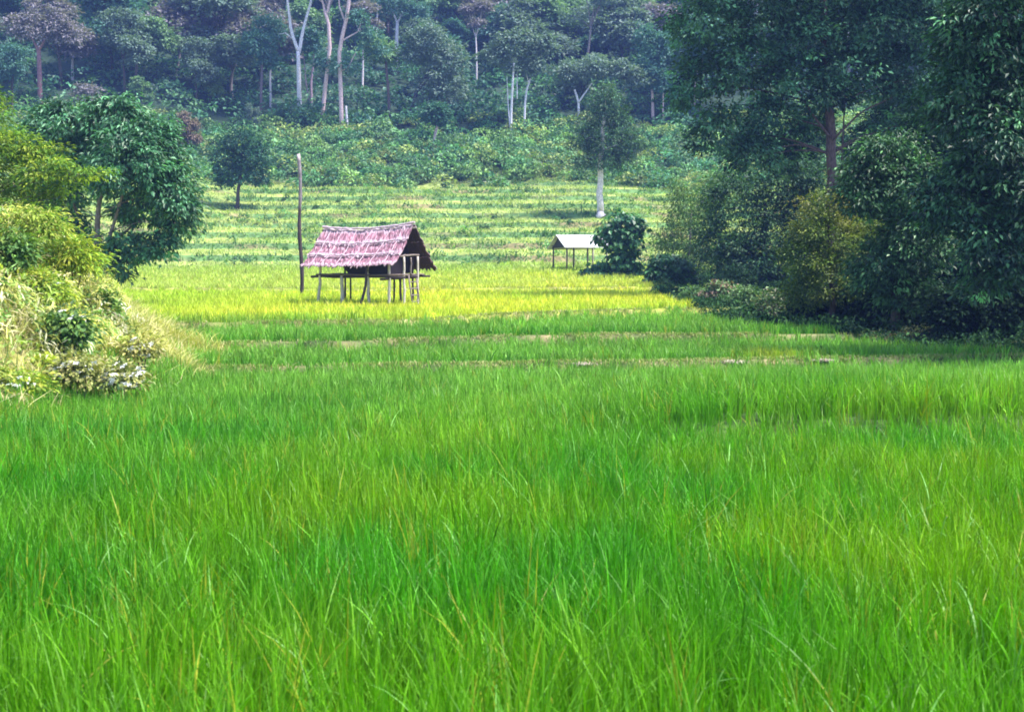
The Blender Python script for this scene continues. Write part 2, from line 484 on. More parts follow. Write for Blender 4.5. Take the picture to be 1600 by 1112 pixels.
rng = np.random.default_rng(7)
RICE = [MB() for _ in range(5)]
for d0, d1, xm, plants, per, wid, seg in ((1.6, 9, 1.2, 66, 15, 0.0085, 5), (9, 16, 1.5, 54, 13, 0.0100, 4), (16, 24, 2, 44, 10, 0.013, 4), (24, 34, 2, 34, 8, 0.017, 3),
                                          (34, 48, 2, 26, 7, 0.022, 3), (48, 66, 2, 18, 6, 0.03, 2), (66, 88, 3, 13, 5, 0.042, 2), (88, 113, 3, 8, 5, 0.055, 2)):
    X, D = scatter(rng, d0, d1, xm, plants)
    ok = rice_limits(X, D)
    patch = wob(X, D * 0, 5, 66)
    for k in range(4):
        bd = bund_d(k, X)
        ok &= ~((D > bd - 0.30 - 0.14 * patch) & (D < bd + 0.05 + 0.08 * patch))
    st = bund_s(X)
    ok &= ~((np.abs(D - st) < 0.13) & (X > 2.0))
    patchy = wob(X, D, 3.1, 61) + rng.normal(0, 0.5, len(X))
    if d0 > 80: ok &= patchy > -0.6
    X, D = X[ok], D[ok]
    gz = ground(X, D)
    hh = rice_h(D) * (1 + 0.10 * wob(X, D, 1.3, 62) + 0.06 * wob(X, D, 5, 63))
    col = rice_colour(X, D, rng, len(X))
    zz = zone(X, D)
    for z in range(5):
        m = np.nonzero(zz == z)[0]
        if not len(m): continue
        k = np.repeat(m, per); n = len(k)
        sp = 0.05 if d0 < 24 else 0.07
        bx = X[k] + rng.normal(0, sp, n); bd_ = D[k] + rng.normal(0, sp, n)
        cc = col[k] * np.exp(rng.normal(0, 0.16, n))[:, None]
        blades(RICE[z], rng, bx, bd_, gz[k] - 0.02, hh[k] * rng.uniform(0.75, 1.12, n), wid * np.exp(rng.normal(0, .32, n)), cc, seg, 0.19 if d0 < 30 else 0.24, 0.17)
# longer bent leaves in a paler green, standing above the rest of the near paddy
X, D = scatter(rng, 2.5, 24, 1.5, 11)
k = rice_limits(X, D) & ~((np.abs(D - bund_s(X)) < 0.28) & (X > 2.0))
X, D = X[k], D[k]; n = len(X)
c = np.array([0.20, 0.42, 0.10]) * np.exp(rng.normal(0, .25, n))[:, None]
k = rng.random(n) < .05; c[k] = np.array([.42, .40, .06])
blades(RICE[0], rng, X, D, ground(X, D) - .02, rice_h(D) * rng.uniform(0.95, 1.25, n), rng.uniform(.008, .014, n), c, 8, 0.22, 0.12, 0.45)
RL = ['green young rice filling the large near paddy', 'green rice strip just beyond the large near paddy, with a yellow patch',
      'light green rice strip between the second and third earth bunds', 'yellow ripening rice standing round the stilted thatched hut',
      'pale yellow-green rice between the hut paddy and the stepped hillside']
for z in range(5):
    tag(RICE[z].build('rice', M_RICE), RL[z], 'rice', 'rice paddies', 'stuff')

# dry grass along the bunds
mb = MB()
for k in range(4):
    n = 9000 if k < 3 else 3600
    X = rng.uniform(-14 if k < 3 else -25, 15, n)
    D = bund_d(k, X) - 0.12 + rng.normal(0, 0.2, n)
    ok = rice_limits(X, D) | (rng.random(n) < 0.3)
    ok &= wob(X, D * 0, 4, 70 + k) + rng.normal(0, 0.4, n) > -0.5
    X, D = X[ok], D[ok]; n = len(X)
    mix = rng.random(n)[:, None]
    mix = mix ** 2
    col = np.array([0.50, 0.44, 0.22]) * mix + np.array([0.22, 0.34, 0.06]) * (1 - mix)
    blades(mb, rng, X, D, ground(X, D) - 0.02, np.full(n, 0.12), np.full(n, 0.03), col, 2, 0.7, 0.5)
X = rng.uniform(1.5, 12, 2500); D = bund_s(X) + rng.normal(0, 0.14, 2500)
blades(mb, rng, X, D, ground(X, D) - 0.02, np.full(2500, 0.12), np.full(2500, 0.012), np.array([0.22, 0.3, 0.07]) * np.exp(rng.normal(0, 0.3, 2500))[:, None], 2, 0.6, 0.4)
tag(mb.build('dry_grass', M_DRY), 'short dry grass growing along the earth bunds', 'grass', None, 'stuff')

def domes(mb, rng, X, D, R, per, L, W, pal, lift=0.35, cvar=0.3):
    pal = np.asarray(pal, float)
    n = len(X); gz = ground(X, D)
    k = np.repeat(np.arange(n), per); N = len(k)
    d = norm(rng.normal(size=(N, 3))); d[:, 2] = np.abs(d[:, 2])
    r = R[k] * (0.6 + 0.45 * rng.random(N) ** 0.5)
    C = np.stack([X[k], D[k], gz[k] + R[k] * lift * 0.3], 1) + d * r[:, None] * np.array([1.1, 1.1, 0.95])
    ax = d * np.array([1, 1, 0.3]) + rng.normal(0, 0.5, (N, 3)) + np.array([0, 0, -0.3])
    nr = np.array([0, 0, 1.0]) + d * 0.5 + rng.normal(0, 0.35, (N, 3))
    base = pal[rng.integers(0, len(pal), n)] * np.exp(rng.normal(0, cvar, n))[:, None]
    col = base[k] * np.exp(rng.normal(0, 0.22, N))[:, None]
    s = rng.uniform(0.6, 1.3, N)
    add_leaves(mb, rng, C, ax, nr, L * s, W * s, np.clip(col, 0.004, 0.8))

# grass and weeds of the stepped slope
mb = MB()
n = 190000
D = rng.uniform(108, 172, n); X = rng.uniform(-62, 55, n)
dd = D + 2.6 * wob(X, D * 0.3, 60, 5) + 0.7 * wob(X, D * 0.5, 18, 6)
t = np.clip((dd - 111) / 54.0, 0, 1) * N_T; t = np.clip(t + 0.28 * wob(X, D, 34, 15) * np.clip(t, 0, 1), 0, N_T); fr = t - np.floor(t)
edge = (fr > 0.84) * 1.0
keep = wob(X * .5, D, 4.5, 81) + rng.normal(0, 0.5, n) + edge * 0.6 > -0.2
X, D, edge, dd = X[keep], D[keep], edge[keep], dd[keep]; n = len(X)
w = np.clip(0.62 + 0.5 * wob(X * 0.35, D * 0.6, 8, 82), 0, 1)[:, None]
pale = np.array([0.46, 0.49, 0.19]); grn = np.array([0.28, 0.38, 0.12]); dark = np.array([0.14, 0.255, 0.09])  # dark: riser weeds, deepened by painting in the shadow at each step
col = pale * w + grn * (1 - w)
em = (edge * np.clip(0.6 + 0.8 * wob(X, D * 0.4, 11, 84), 0.0, 1))[:, None]
col = col * (1 - em) + dark * em
col = col * np.exp(rng.normal(0, 0.25, n))[:, None]
hh = np.where(edge > 0, 0.30, 0.2) * np.exp(rng.normal(0, 0.3, n)) * (1 + 0.5 * np.clip(wob(X, D, 6, 83), 0, 1))
blades(mb, rng, X, D, ground(X, D) - 0.03, hh, np.where(edge > 0, 0.15, 0.085), col, 2, 0.45, 0.4)
m = 420
X = rng.uniform(-55, 48, m); D = 112 + 54 * rng.random(m) ** 0.7
domes(mb, rng, X, D, rng.uniform(.25, .75, m), 40, .26, .15, [(.09, .2, .07), (.14, .26, .09), (.06, .14, .06)])
tag(mb.build('terrace_grass', M_RICE), 'rough grass and weeds covering the stepped slope behind the paddies', 'grass', None, 'stuff')

# ------------------------------------------------------------------ undergrowth below and inside the forest
mb = MB()
n = 1600
X = rng.uniform(-75, 62, n); D = rng.uniform(163, 197, n)
D -= 3.0 * np.clip(wob(X, D * 0, 25, 91), -1, 1)
PAL_BANK = [(0.11, 0.25, 0.085), (0.075, 0.19, 0.075), (0.17, 0.29, 0.09), (0.05, 0.15, 0.075), (0.24, 0.30, 0.09), (0.13, 0.26, 0.11)]
domes(mb, rng, X, D, rng.uniform(0.7, 2.0, n), 120, 0.42, 0.27, PAL_BANK)
tag(mb.build('undergrowth', M_LEAF), 'tangle of bright green shrubs on the bank below the forest', 'undergrowth', None, 'stuff')
mb = MB()
n = 5200
X = rng.uniform(-165, 120, n); D = rng.uniform(194, 440, n)
domes(mb, rng, X, D, rng.uniform(1.2, 3.2, n) * (1 + 0.5 * smooth(280, 360, D)), 75, 0.66, 0.46, [(0.045, 0.13, 0.08), (0.065, 0.175, 0.09), (0.035, 0.105, 0.075), (0.10, 0.22, 0.10)])
tag(mb.build('undergrowth', M_LEAF), 'dark green thicket covering the floor of the hillside forest', 'undergrowth', None, 'stuff')

# ================================================================== TREES
def px_lobes(spec, D, origin):
    """lobes measured on the photograph at a tree's own depth, turned into metres about the tree's base"""
    out = []
    s = D / F_PX
    for u, v, ru, rv, *dd in spec:
        dz = dd[0] if dd else 0.0
        c = P(u, v, D + dz) - origin
        out.append((c, np.array([ru * s, 0.5 * (ru + rv) * s * 0.95, rv * s])))
    return out

def limbs(mb, rng, p0, targets, r0, col, sag=0.15, tw=2):
    for c, r in targets:
        ln = np.linalg.norm(c - p0)
        rr = r0 * min(1.0, 0.45 + 0.1 * ln / max(r0 * 10, 0.5))
        path = curve(p0, c, np.array([rng.normal(0, 0.08), rng.normal(0, 0.08), sag]) * ln, 7)
        tube(mb, path, np.linspace(rr, rr * 0.25, 7), 6, col)
        for _ in range(tw):
            e = c + norm(rng.normal(size=3)) * r * 0.75
            q = path[rng.integers(3, 6)]
            tube(mb, curve(q, e, rng.normal(0, 0.08, 3) * ln, 5), np.linspace(rr * 0.35, rr * 0.08, 5), 5, col)

def hero_tree(name, label, cat, base_uvd, spec, trunk_px, r0, bark, leaf, mat, group=None, seed=0, tone=(1, 1, 1), stems=None, crown_name='crown', limb=0.17):
    """a tree seen close enough to have its own shape. base at the ground below (u, d)"""
    rg = np.random.default_rng(seed)
    u, d = base_uvd
    X = (u - 800) / F_PX * d
    o = np.array([P(u, 450, d)[0], d, 0.0]); o[2] = float(ground(o[0], d))
    root = empty(name, o, label, cat, group)
    lob = px_lobes(spec, d, o)
    mb = MB()
    pts = [np.zeros(3) + np.array([0, 0, -0.15])] + [P(a, b, d + (c[0] if c else 0)) - o for a, b, *c in trunk_px]
    pts = np.array(pts)
    tt = np.linspace(0, 1, len(pts)); t2 = np.linspace(0, 1, 14)
    path = np.stack([np.interp(t2, tt, pts[:, i]) for i in range(3)], 1) + rg.normal(0, r0 * 0.12, (14, 3))
    rad = np.linspace(r0, r0 * 0.45, 14); rad[0] *= 1.35
    tube(mb, path, rad, 10, bark)
    if stems:
        for st in stems:
            sp = np.array([P(a, b, d + dz) - o for a, b, dz in st[0]])
            tube(mb, np.stack([np.interp(np.linspace(0, 1, 8), np.linspace(0, 1, len(sp)), sp[:, i]) for i in range(3)], 1), np.linspace(st[1], st[1] * 0.5, 8), 8, bark)
    for c, r in lob:
        q = path[int(np.clip(np.argmin(np.abs(path[:, 2] - (c[2] - 0.25 * np.linalg.norm(c[:2] - path[7][:2])))), 4, 13))]
        limbs(mb, rg, q, [(c, r)], r0 * limb, bark)
    mb.build('trunk', M_BARK, root, True)
    mb = MB()
    foliage(mb, rg, lob, **leaf)
    cr = mb.build(crown_name, mat, root)
    cr.color = (*tone, 1)
    return root

BARK_D = (0.075, 0.06, 0.055); BARK_P = (0.62, 0.55, 0.60); BARK_R = (0.26, 0.14, 0.12); BARK_G = (0.20, 0.17, 0.17)

# left tree of big dark glossy leaves
hero_tree('broadleaf_tree', 'large dark glossy-leaved tree with drooping boughs behind the yellow-green bank', 'tree', (152, 61),
          [(100, 200, 58, 36, 0), (180, 188, 46, 36, -1), (240, 245, 48, 52, -1), (268, 305, 40, 50, -1.2), (200, 262, 60, 55, -2), (130, 262, 60, 50, 0),
           (90, 320, 48, 48, .5), (284, 345, 24, 40, -.5), (255, 388, 26, 22, -1), (200, 392, 40, 26, -1), (183, 425, 18, 13, -1.5), (225, 330, 55, 34, .5), (120, 380, 30, 34, .8), (60, 235, 40, 42, 1)],
          [(150, 400), (155, 330), (160, 250)], 0.17, BARK_G,
          dict(n_clump=1150, per=26, cr=0.42, L=0.26, W=0.11, pal=[(0.055, 0.16, 0.07), (0.09, 0.22, 0.11), (0.036, 0.11, 0.05)], cvar=.35, droop=0.6, shell=0.6), M_GLOSSY, seed=11,
          stems=[([(140, 445, .3), (138, 390, .3), (110, 300, .4)], 0.12), ([(166, 445, -.2), (168, 380, -.3), (200, 280, -.5)], 0.11), ([(160, 445, .6), (172, 380, .6), (225, 340, .6)], 0.08)])
# yellow-green feathery tree at the left edge
hero_tree('feathery_tree', 'yellow-green feathery-leaved tree at the left edge, in front of the dark glossy tree', 'tree', (-60, 41),
          [(15, 232, 48, 34, 0), (70, 268, 52, 26, -.5), (128, 272, 40, 13, -.5), (35, 318, 62, 40, 0), (-40, 260, 70, 80, 0), (100, 300, 30, 14, 0), (-60, 180, 70, 60, .5), (60, 240, 40, 16, 0)],
          [(-62, 380), (-55, 300), (-50, 220)], 0.14, BARK_G,
          dict(n_clump=620, per=22, cr=0.34, L=0.15, W=0.055, pal=[(0.17, 0.26, 0.02), (0.26, 0.33, 0.03), (0.09, 0.19, 0.025), (0.13, 0.24, 0.025)], droop=0.35, flat=0.35, shell=0.4), M_LEAF, seed=12)
# small round tree at the foot of the hill
d_ = hit(372, 326, 100, 170)
hero_tree('round_tree', 'small dark round tree standing alone on the upper terraces left of the pole', 'tree', (372, d_),
          [(378, 225, 40, 22), (355, 250, 28, 28), (400, 255, 30, 30), (375, 270, 42, 24), (350, 282, 20, 14), (410, 280, 16, 12)], [(372, 300), (376, 270), (377, 240)], 0.22, BARK_D,
          dict(n_clump=300, per=22, cr=0.6, L=0.36, W=0.20, pal=[(0.030, 0.095, 0.06), (0.04, 0.12, 0.07)], shell=0.4), M_LEAF, seed=13)
# lone tall tree above the far shelter
hero_tree('tall_tree', 'lone tall tree with pale pinkish trunk and wispy crown above the vine-covered bush', 'tree', (939, 140),
          [(945, 150, 22, 22), (935, 185, 34, 28), (965, 195, 26, 24), (945, 225, 58, 26), (912, 218, 26, 24), (988, 224, 28, 20), (940, 254, 42, 20), (972, 248, 26, 16), (955, 175, 32, 30)], [(938, 330), (938, 260), (944, 180)], 0.42, BARK_P,
          dict(n_clump=560, per=20, cr=0.55, L=0.30, W=0.13, pal=[(0.05, 0.11, 0.06), (0.065, 0.13, 0.07), (0.04, 0.09, 0.06)], shell=0.25, cvar=0.3), M_LEAF, seed=14)
# right side
hero_tree('forest_tree', 'tall dark tree with brown trunk rising above the olive bush on the right', 'tree', (1300, 72),
          [(1110, 40, 70, 52), (1090, 140, 45, 52, 1), (1160, 105, 62, 52), (1125, 212, 50, 40), (1185, 245, 52, 34, .6), (1200, 20, 75, 55), (1290, 20, 75, 60, 1), (1235, 125, 60, 45), (1380, 40, 85, 55),
           (1425, 125, 62, 52), (1365, 130, 52, 36, 1), (1205, 185, 48, 32), (1410, 205, 52, 34, 1.5), (1255, 70, 60, 50, -.5), (1330, 110, 50, 40, -.6), (1300, 150, 40, 26, -.8), (1450, 60, 60, 60, 1), (1345, 60, 60, 50, 2), (1270, 190, 26, 24, 1.5), (1470, 190, 50, 50, 1.5), (1300, -90, 190, 70), (1150, -60, 90, 60), (1460, -30, 90, 70), (1225, 230, 30, 22, 1.5)],
          [(1299, 290), (1297, 200), (1290, 100), (1285, -20), (1290, -90)], 0.30, (0.105, 0.072, 0.07),
          dict(n_clump=2700, per=24, cr=0.55, L=0.27, W=0.135, pal=[(0.05, 0.135, 0.075), (0.085, 0.20, 0.11), (0.028, 0.08, 0.05)], shell=0.6, droop=0.4, cvar=0.45), M_LEAF, seed=15,
          stems=[([(1297, 215, -.2), (1270, 180, -.4), (1240, 130, 0)], 0.07), ([(1300, 220, -.2), (1345, 175, -.4), (1400, 150, -.3)], 0.06), ([(1305, 460, .5), (1312, 330, .5), (1320, 150, .5)], 0.08), ([(1292, 240, -.3), (1250, 225, -.6), (1190, 235, -.3)], 0.04)])
hero_tree('dense_tree', 'dark dense low tree under the left boughs of the tall right-hand tree', 'tree', (1195, 84),
          [(1150, 312, 55, 48), (1232, 285, 50, 44), (1210, 365, 58, 48), (1115, 385, 40, 42), (1160, 420, 52, 26), (1262, 330, 46, 60), (1240, 420, 50, 36), (1190, 445, 60, 26), (1235, 462, 44, 24), (1180, 400, 50, 40, -1)], [(1195, 430), (1195, 360), (1195, 320)], 0.25, BARK_D,
          dict(n_clump=1200, per=22, cr=0.55, L=0.24, W=0.11, pal=[(0.045, 0.12, 0.055), (0.07, 0.15, 0.06), (0.03, 0.08, 0.045)], shell=0.4), M_LEAF, seed=16)
hero_tree('bamboo_clump', 'soft feathery light green bamboo-like clump right of the vine-covered bush', 'tree', (1075, 96),
          [(1062, 325, 26, 40), (1050, 385, 30, 38), (1100, 350, 32, 58, 1), (1088, 410, 38, 26), (1125, 300, 28, 40, 2), (1140, 400, 30, 36, 2)], [(1075, 420), (1078, 370), (1080, 330)], 0.12, BARK_G,
          dict(n_clump=520, per=22, cr=0.6, L=0.26, W=0.07, pal=[(0.09, 0.17, 0.05), (0.07, 0.145, 0.05), (0.11, 0.19, 0.05)], shell=0.3, droop=0.8), M_LEAF, seed=17)
def olive_tip(C, col):
    w = np.clip((C[:, 2] - 3.0) / 1.6, 0, 1)[:, None] * 0.65 * (np.sin(C[:, :1] * 3.1) * .5 + .6)
    return col * (1 - w) + np.array([0.30, 0.24, 0.05]) * w
hero_tree('olive_bush', 'rounded olive bush with yellowish tips below the tall brown trunk on the right', 'bush', (1300, 50),
          [(1285, 322, 42, 22), (1288, 368, 56, 40), (1258, 405, 40, 44), (1310, 440, 66, 48, -.3), (1252, 462, 34, 30), (1345, 400, 50, 60, .5)], [(1300, 460), (1298, 400), (1295, 350)], 0.12, BARK_D,
          dict(n_clump=760, per=24, cr=0.32, L=0.13, W=0.055, pal=[(0.10, 0.165, 0.03), (0.15, 0.20, 0.032), (0.06, 0.11, 0.028)], shell=0.45, hue=olive_tip), M_LEAF, seed=18)
hero_tree('bushy_tree', 'mid green bushy tree between the olive bush and the big right-edge tree', 'tree', (1400, 46),
          [(1392, 245, 54, 36), (1368, 305, 58, 48), (1430, 300, 56, 54, -.4), (1442, 380, 56, 60, -.6), (1382, 420, 56, 52), (1345, 270, 36, 30), (1420, 460, 50, 36)], [(1400, 430), (1402, 350), (1400, 280)], 0.16, BARK_D,
          dict(n_clump=950, per=24, cr=0.36, L=0.17, W=0.075, pal=[(0.055, 0.135, 0.05), (0.08, 0.18, 0.065), (0.036, 0.09, 0.04)], shell=0.5, droop=0.5, cvar=0.38), M_GLOSSY, seed=19)
hero_tree('drooping_tree', 'huge dark tree at the right edge with long drooping leaves over the rice', 'tree', (1640, 38.5),
          [(1540, 60, 78, 66), (1600, 120, 88, 80), (1500, 165, 62, 62), (1562, 240, 74, 70, -.6), (1625, 320, 78, 80, -.6), (1505, 318, 58, 66), (1552, 392, 58, 48, -.6), (1602, 425, 46, 34, -1), (1535, 448, 34, 24, -.6), (1462, 320, 40, 50),
           (1680, 200, 100, 120), (1620, -30, 120, 80), (1720, 400, 80, 70)], [(1632, 400), (1625, 250), (1610, 80)], 0.26, BARK_D,
          dict(n_clump=1700, per=24, cr=0.36, L=0.19, W=0.085, pal=[(0.034, 0.095, 0.045), (0.065, 0.16, 0.07), (0.016, 0.05, 0.028)], shell=0.55, droop=0.6, cvar=0.5), M_GLOSSY, seed=20)
# thickets under the right-hand trees, leaves darkened below natural to carry the shade
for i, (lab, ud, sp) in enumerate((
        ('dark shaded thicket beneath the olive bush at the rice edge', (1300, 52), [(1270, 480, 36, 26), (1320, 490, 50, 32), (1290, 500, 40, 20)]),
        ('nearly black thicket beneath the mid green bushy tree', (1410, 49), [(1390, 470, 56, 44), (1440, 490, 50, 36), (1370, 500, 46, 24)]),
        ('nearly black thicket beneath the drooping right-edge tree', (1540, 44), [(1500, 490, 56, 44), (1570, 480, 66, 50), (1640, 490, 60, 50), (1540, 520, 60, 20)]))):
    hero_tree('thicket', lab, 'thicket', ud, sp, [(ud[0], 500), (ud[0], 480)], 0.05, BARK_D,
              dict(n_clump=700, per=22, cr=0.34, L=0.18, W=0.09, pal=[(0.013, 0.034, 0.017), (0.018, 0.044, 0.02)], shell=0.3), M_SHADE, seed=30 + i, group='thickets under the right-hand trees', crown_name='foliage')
# trees that close the right side behind, shade put into their near-black leaves
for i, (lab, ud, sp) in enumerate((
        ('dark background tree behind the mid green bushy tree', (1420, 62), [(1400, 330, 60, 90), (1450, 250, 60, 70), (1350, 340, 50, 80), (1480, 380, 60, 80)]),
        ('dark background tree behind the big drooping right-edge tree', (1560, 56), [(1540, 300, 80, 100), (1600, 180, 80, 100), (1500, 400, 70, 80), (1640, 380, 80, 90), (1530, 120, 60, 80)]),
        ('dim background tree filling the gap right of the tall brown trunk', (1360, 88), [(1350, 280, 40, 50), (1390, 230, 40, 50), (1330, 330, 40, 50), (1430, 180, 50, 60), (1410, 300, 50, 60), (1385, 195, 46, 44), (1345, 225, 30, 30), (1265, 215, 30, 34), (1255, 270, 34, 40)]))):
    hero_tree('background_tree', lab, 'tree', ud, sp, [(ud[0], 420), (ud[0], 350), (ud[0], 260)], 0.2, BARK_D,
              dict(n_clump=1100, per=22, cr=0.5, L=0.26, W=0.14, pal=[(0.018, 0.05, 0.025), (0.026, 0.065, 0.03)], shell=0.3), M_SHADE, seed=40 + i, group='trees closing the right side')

# bushes at the far side of the paddies
hero_tree('vine_bush', 'tall vine-smothered bush with big dark leaves beside the far white-roofed shelter', 'bush', (965, 97),
          [(978, 354, 26, 18), (958, 374, 24, 20), (990, 372, 15, 22), (975, 395, 20, 18), (976, 418, 17, 22), (990, 432, 13, 18), (940, 430, 18, 17), (922, 437, 20, 14), (908, 445, 14, 7), (972, 444, 22, 8)], [(968, 420), (968, 390), (970, 370)], 0.22, BARK_D,
          dict(n_clump=330, per=14, cr=0.42, L=0.36, W=0.30, pal=[(0.045, 0.15, 0.055), (0.07, 0.20, 0.075), (0.03, 0.10, 0.045)], shell=0.6, droop=0.9, upn=0.6), M_GLOSSY, seed=50, crown_name='foliage')
hero_tree('vine_bush', 'low dome-shaped dark green vine bush right of the tall vine-smothered bush', 'bush', (1045, 86),
          [(1045, 425, 34, 24), (1045, 440, 38, 16), (1030, 420, 16, 16), (1062, 425, 18, 18)], [(1045, 445), (1045, 430)], 0.08, BARK_D,
          dict(n_clump=230, per=16, cr=0.36, L=0.26, W=0.20, pal=[(0.04, 0.12, 0.045), (0.05, 0.145, 0.05), (0.03, 0.10, 0.04)], shell=0.7, droop=0.8, upn=0.7), M_GLOSSY, seed=51, crown_name='foliage')
# weeds along the right-hand rice edge
for i, (u, v, d, ru, rv, lab, pl) in enumerate((
        (1085, 462, 66, 24, 14, 'leafy weed with pale leaves at the yellow rice corner', [(0.16, 0.26, 0.10), (0.10, 0.2, 0.07)]),
        (1125, 455, 65, 26, 16, 'leafy weed with reddish flower tops, right of the dome-shaped bush', [(0.15, 0.24, 0.1), (0.09, 0.18, 0.06), (0.28, 0.18, 0.14)]),
        (1165, 466, 60, 28, 18, 'bushy green weed in the middle of the right-hand edge weeds', [(0.09, 0.18, 0.06), (0.13, 0.22, 0.08)]),
        (1172, 490, 55, 14, 12, 'small dark weed nearest the rice among the edge weeds', [(0.05, 0.12, 0.04)]),
        (1210, 478, 55, 32, 22, 'pale-topped leafy weed next to the olive bush', [(0.13, 0.2, 0.08), (0.08, 0.15, 0.05), (0.3, 0.28, 0.2)]),
        (1150, 435, 72, 30, 20, 'dark weed mound behind the edge weeds', [(0.06, 0.13, 0.05), (0.05, 0.11, 0.04)]))):
    hero_tree('weed', lab, 'weed', (u, d), [(u, v, ru, rv), (u + ru * .5, v + 5, ru * .6, rv * .6), (u - ru * .5, v + 6, ru * .6, rv * .6)], [(u, v + 8), (u, v)], 0.025, BARK_D,
              dict(n_clump=90, per=18, cr=0.26, L=0.15, W=0.09, pal=pl, shell=0.4), M_LEAF, seed=60 + i, group='weeds along the right edge of the paddies', crown_name='foliage')

# low plants under the right-hand trees, the shade put into their dark colours
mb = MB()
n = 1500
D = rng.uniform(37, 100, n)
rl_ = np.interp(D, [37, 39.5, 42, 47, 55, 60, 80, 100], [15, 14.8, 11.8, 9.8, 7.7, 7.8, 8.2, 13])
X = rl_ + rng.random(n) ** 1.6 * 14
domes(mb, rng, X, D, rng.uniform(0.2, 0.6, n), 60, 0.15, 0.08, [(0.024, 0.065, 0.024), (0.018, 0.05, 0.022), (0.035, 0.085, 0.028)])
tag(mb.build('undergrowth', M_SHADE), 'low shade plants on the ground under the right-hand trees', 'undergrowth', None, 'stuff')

# ------------------------------------------------------------------ the yellow-green bank
mb = MB()
n = 1500
X = rng.uniform(-19, -7.2, n); D = rng.uniform(19, 46, n)
lim = np.interp(D, [19, 24, 30, 33, 36, 44, 50], [-7.9, -7.4, -7.9, -8.3, -9.7, -12.6, -15])
k = X < lim + 0.1
X, D, lim = X[k], D[k], lim[k]; n = len(X)
ins = np.clip((lim - X) / 3.0, 0, 1)
PAL_Y = [(0.38, 0.43, 0.09), (0.50, 0.49, 0.13), (0.27, 0.38, 0.08), (0.58, 0.52, 0.24), (0.16, 0.29, 0.06), (0.62, 0.60, 0.38), (0.10, 0.21, 0.05)]  # palest entries put the bank's washed-out sun highlights into leaf colour
h_ = n // 2
R = (0.25 + 0.6 * ins) * rng.uniform(0.4, 1.2, n)
domes(mb, rng, X[:h_], D[:h_], R[:h_], 130, 0.12, 0.06, PAL_Y)
domes(mb, rng, X[h_:], D[h_:], R[h_:] * 1.1, 110, 0.24, 0.035, PAL_Y, cvar=.4)
m = 40000
X = rng.uniform(-19, -6.4, m); D = rng.uniform(18.5, 46, m)
lim = np.interp(D, [19, 24, 30, 33, 36, 44, 50], [-7.6, -7.1, -7.4, -7.3, -8.9, -12.0, -14.5])
k = X < lim + 0.2 * rng.normal(size=m)
X, D = X[k], D[k]; m = len(X)
col = np.asarray(PAL_Y)[rng.integers(0, 7, m)] * np.exp(rng.normal(0, 0.3, m))[:, None]
dr = rng.random(m) < np.where(X > np.interp(D, [19, 24, 30, 33, 36, 44], [-8.2, -7.7, -8.1, -8.3, -9.2, -12]), 0.75, 0.3)
col[dr] = np.array([0.55, 0.47, 0.24]) * np.exp(rng.normal(0, 0.25, dr.sum()))[:, None]
blades(mb, rng, X, D, ground(X, D) - 0.03, np.full(m, 0.45) * rng.uniform(0.5, 1.3, m), np.full(m, 0.02), col, 3, 0.6, 0.4)
for ux, vy, dd_, sx, sy, nn in ((275, 545, 39.3, 1.0, .5, 1500), (255, 588, 32.6, .8, .9, 1600), (215, 545, 35.5, .6, 1.6, 1100)):
    c0 = P(ux, vy, dd_)
    X = c0[0] + rng.normal(0, sx * .6, nn); D = dd_ + rng.normal(0, sy * .6, nn)
    mix = rng.random(nn)[:, None]
    col = (np.array([.62, .55, .26]) * mix + np.array([.42, .46, .10]) * (1 - mix)) * np.exp(rng.normal(0, .2, nn))[:, None]
    blades(mb, rng, X, D, ground(X, D) - .02, np.full(nn, .56) * rng.uniform(.7, 1.15, nn), np.full(nn, .022), col, 3, .5, .3)
tag(mb.build('bank_growth', M_LEAF), 'sunlit tangle of yellow-green weeds and dry grass on the bank at the left', 'undergrowth', None, 'stuff')

def shrub(u, v, ru, rv, d, lab, pal, n_clump, L, W, mat, seed, name='shrub', fl=0, cr=0.26):
    rg = np.random.default_rng(seed)
    c = P(u, v, d)
    o = np.array([c[0], d, float(ground(c[0], d))])
    root = empty(name, o, lab, 'shrub', 'shrubs on the yellow-green bank')
    s = d / F_PX
    c = c - o
    lob = [(c, np.array([ru, ru, rv]) * s), (c + np.array([ru * .4 * s, 0, -rv * .4 * s]), np.array([ru, ru, rv]) * s * .65), (c + np.array([-ru * .4 * s, -.1, -rv * .3 * s]), np.array([ru, ru, rv]) * s * .6)]
    mb = MB()
    for q, r in lob:
        tube(mb, curve(np.array([0, 0, -0.1]), q, rg.normal(0, .1, 3), 6), np.linspace(.03, .01, 6), 5, BARK_D)
    mb.build('stem', M_BARK, root, True)
    mb = MB()
    foliage(mb, rg, lob, n_clump, 20, cr, L, W, pal=pal, shell=0.4, droop=0.4)
    mb.build('foliage', mat, root)
    for _ in range(fl):
        q, r = lob[rg.integers(0, 3)]
        dd = norm(rg.normal(size=3) + np.array([0.2, -0.6, 0.45]))
        C = q + dd * r * rg.uniform(0.98, 1.15)
        k = int(rg.integers(5, 9)); th = np.arange(k) / k * TAU + rg.uniform(0, TAU)
        up = norm(np.array([0, -.35, 1.0]) + rg.normal(0, .35, 3))
        e1 = norm(np.cross(up, [1, .2, 0])); e2 = np.cross(up, e1)
        ax = np.cos(th)[:, None] * e1 + np.sin(th)[:, None] * e2 + up * .15
        ln = rg.uniform(.05, .105)
        mb = MB()
        add_leaves(mb, rg, C + ax * ln * .45, ax, np.repeat(up[None], k, 0) + rg.normal(0, .15, (k, 3)), np.full(k, ln), np.full(k, ln * .62), np.full((k, 3), .82))
        mb.build('flower', M_DRY, root)
    return root
DKG = [(0.10, 0.20, 0.045), (0.16, 0.26, 0.05), (0.07, 0.15, 0.04)]
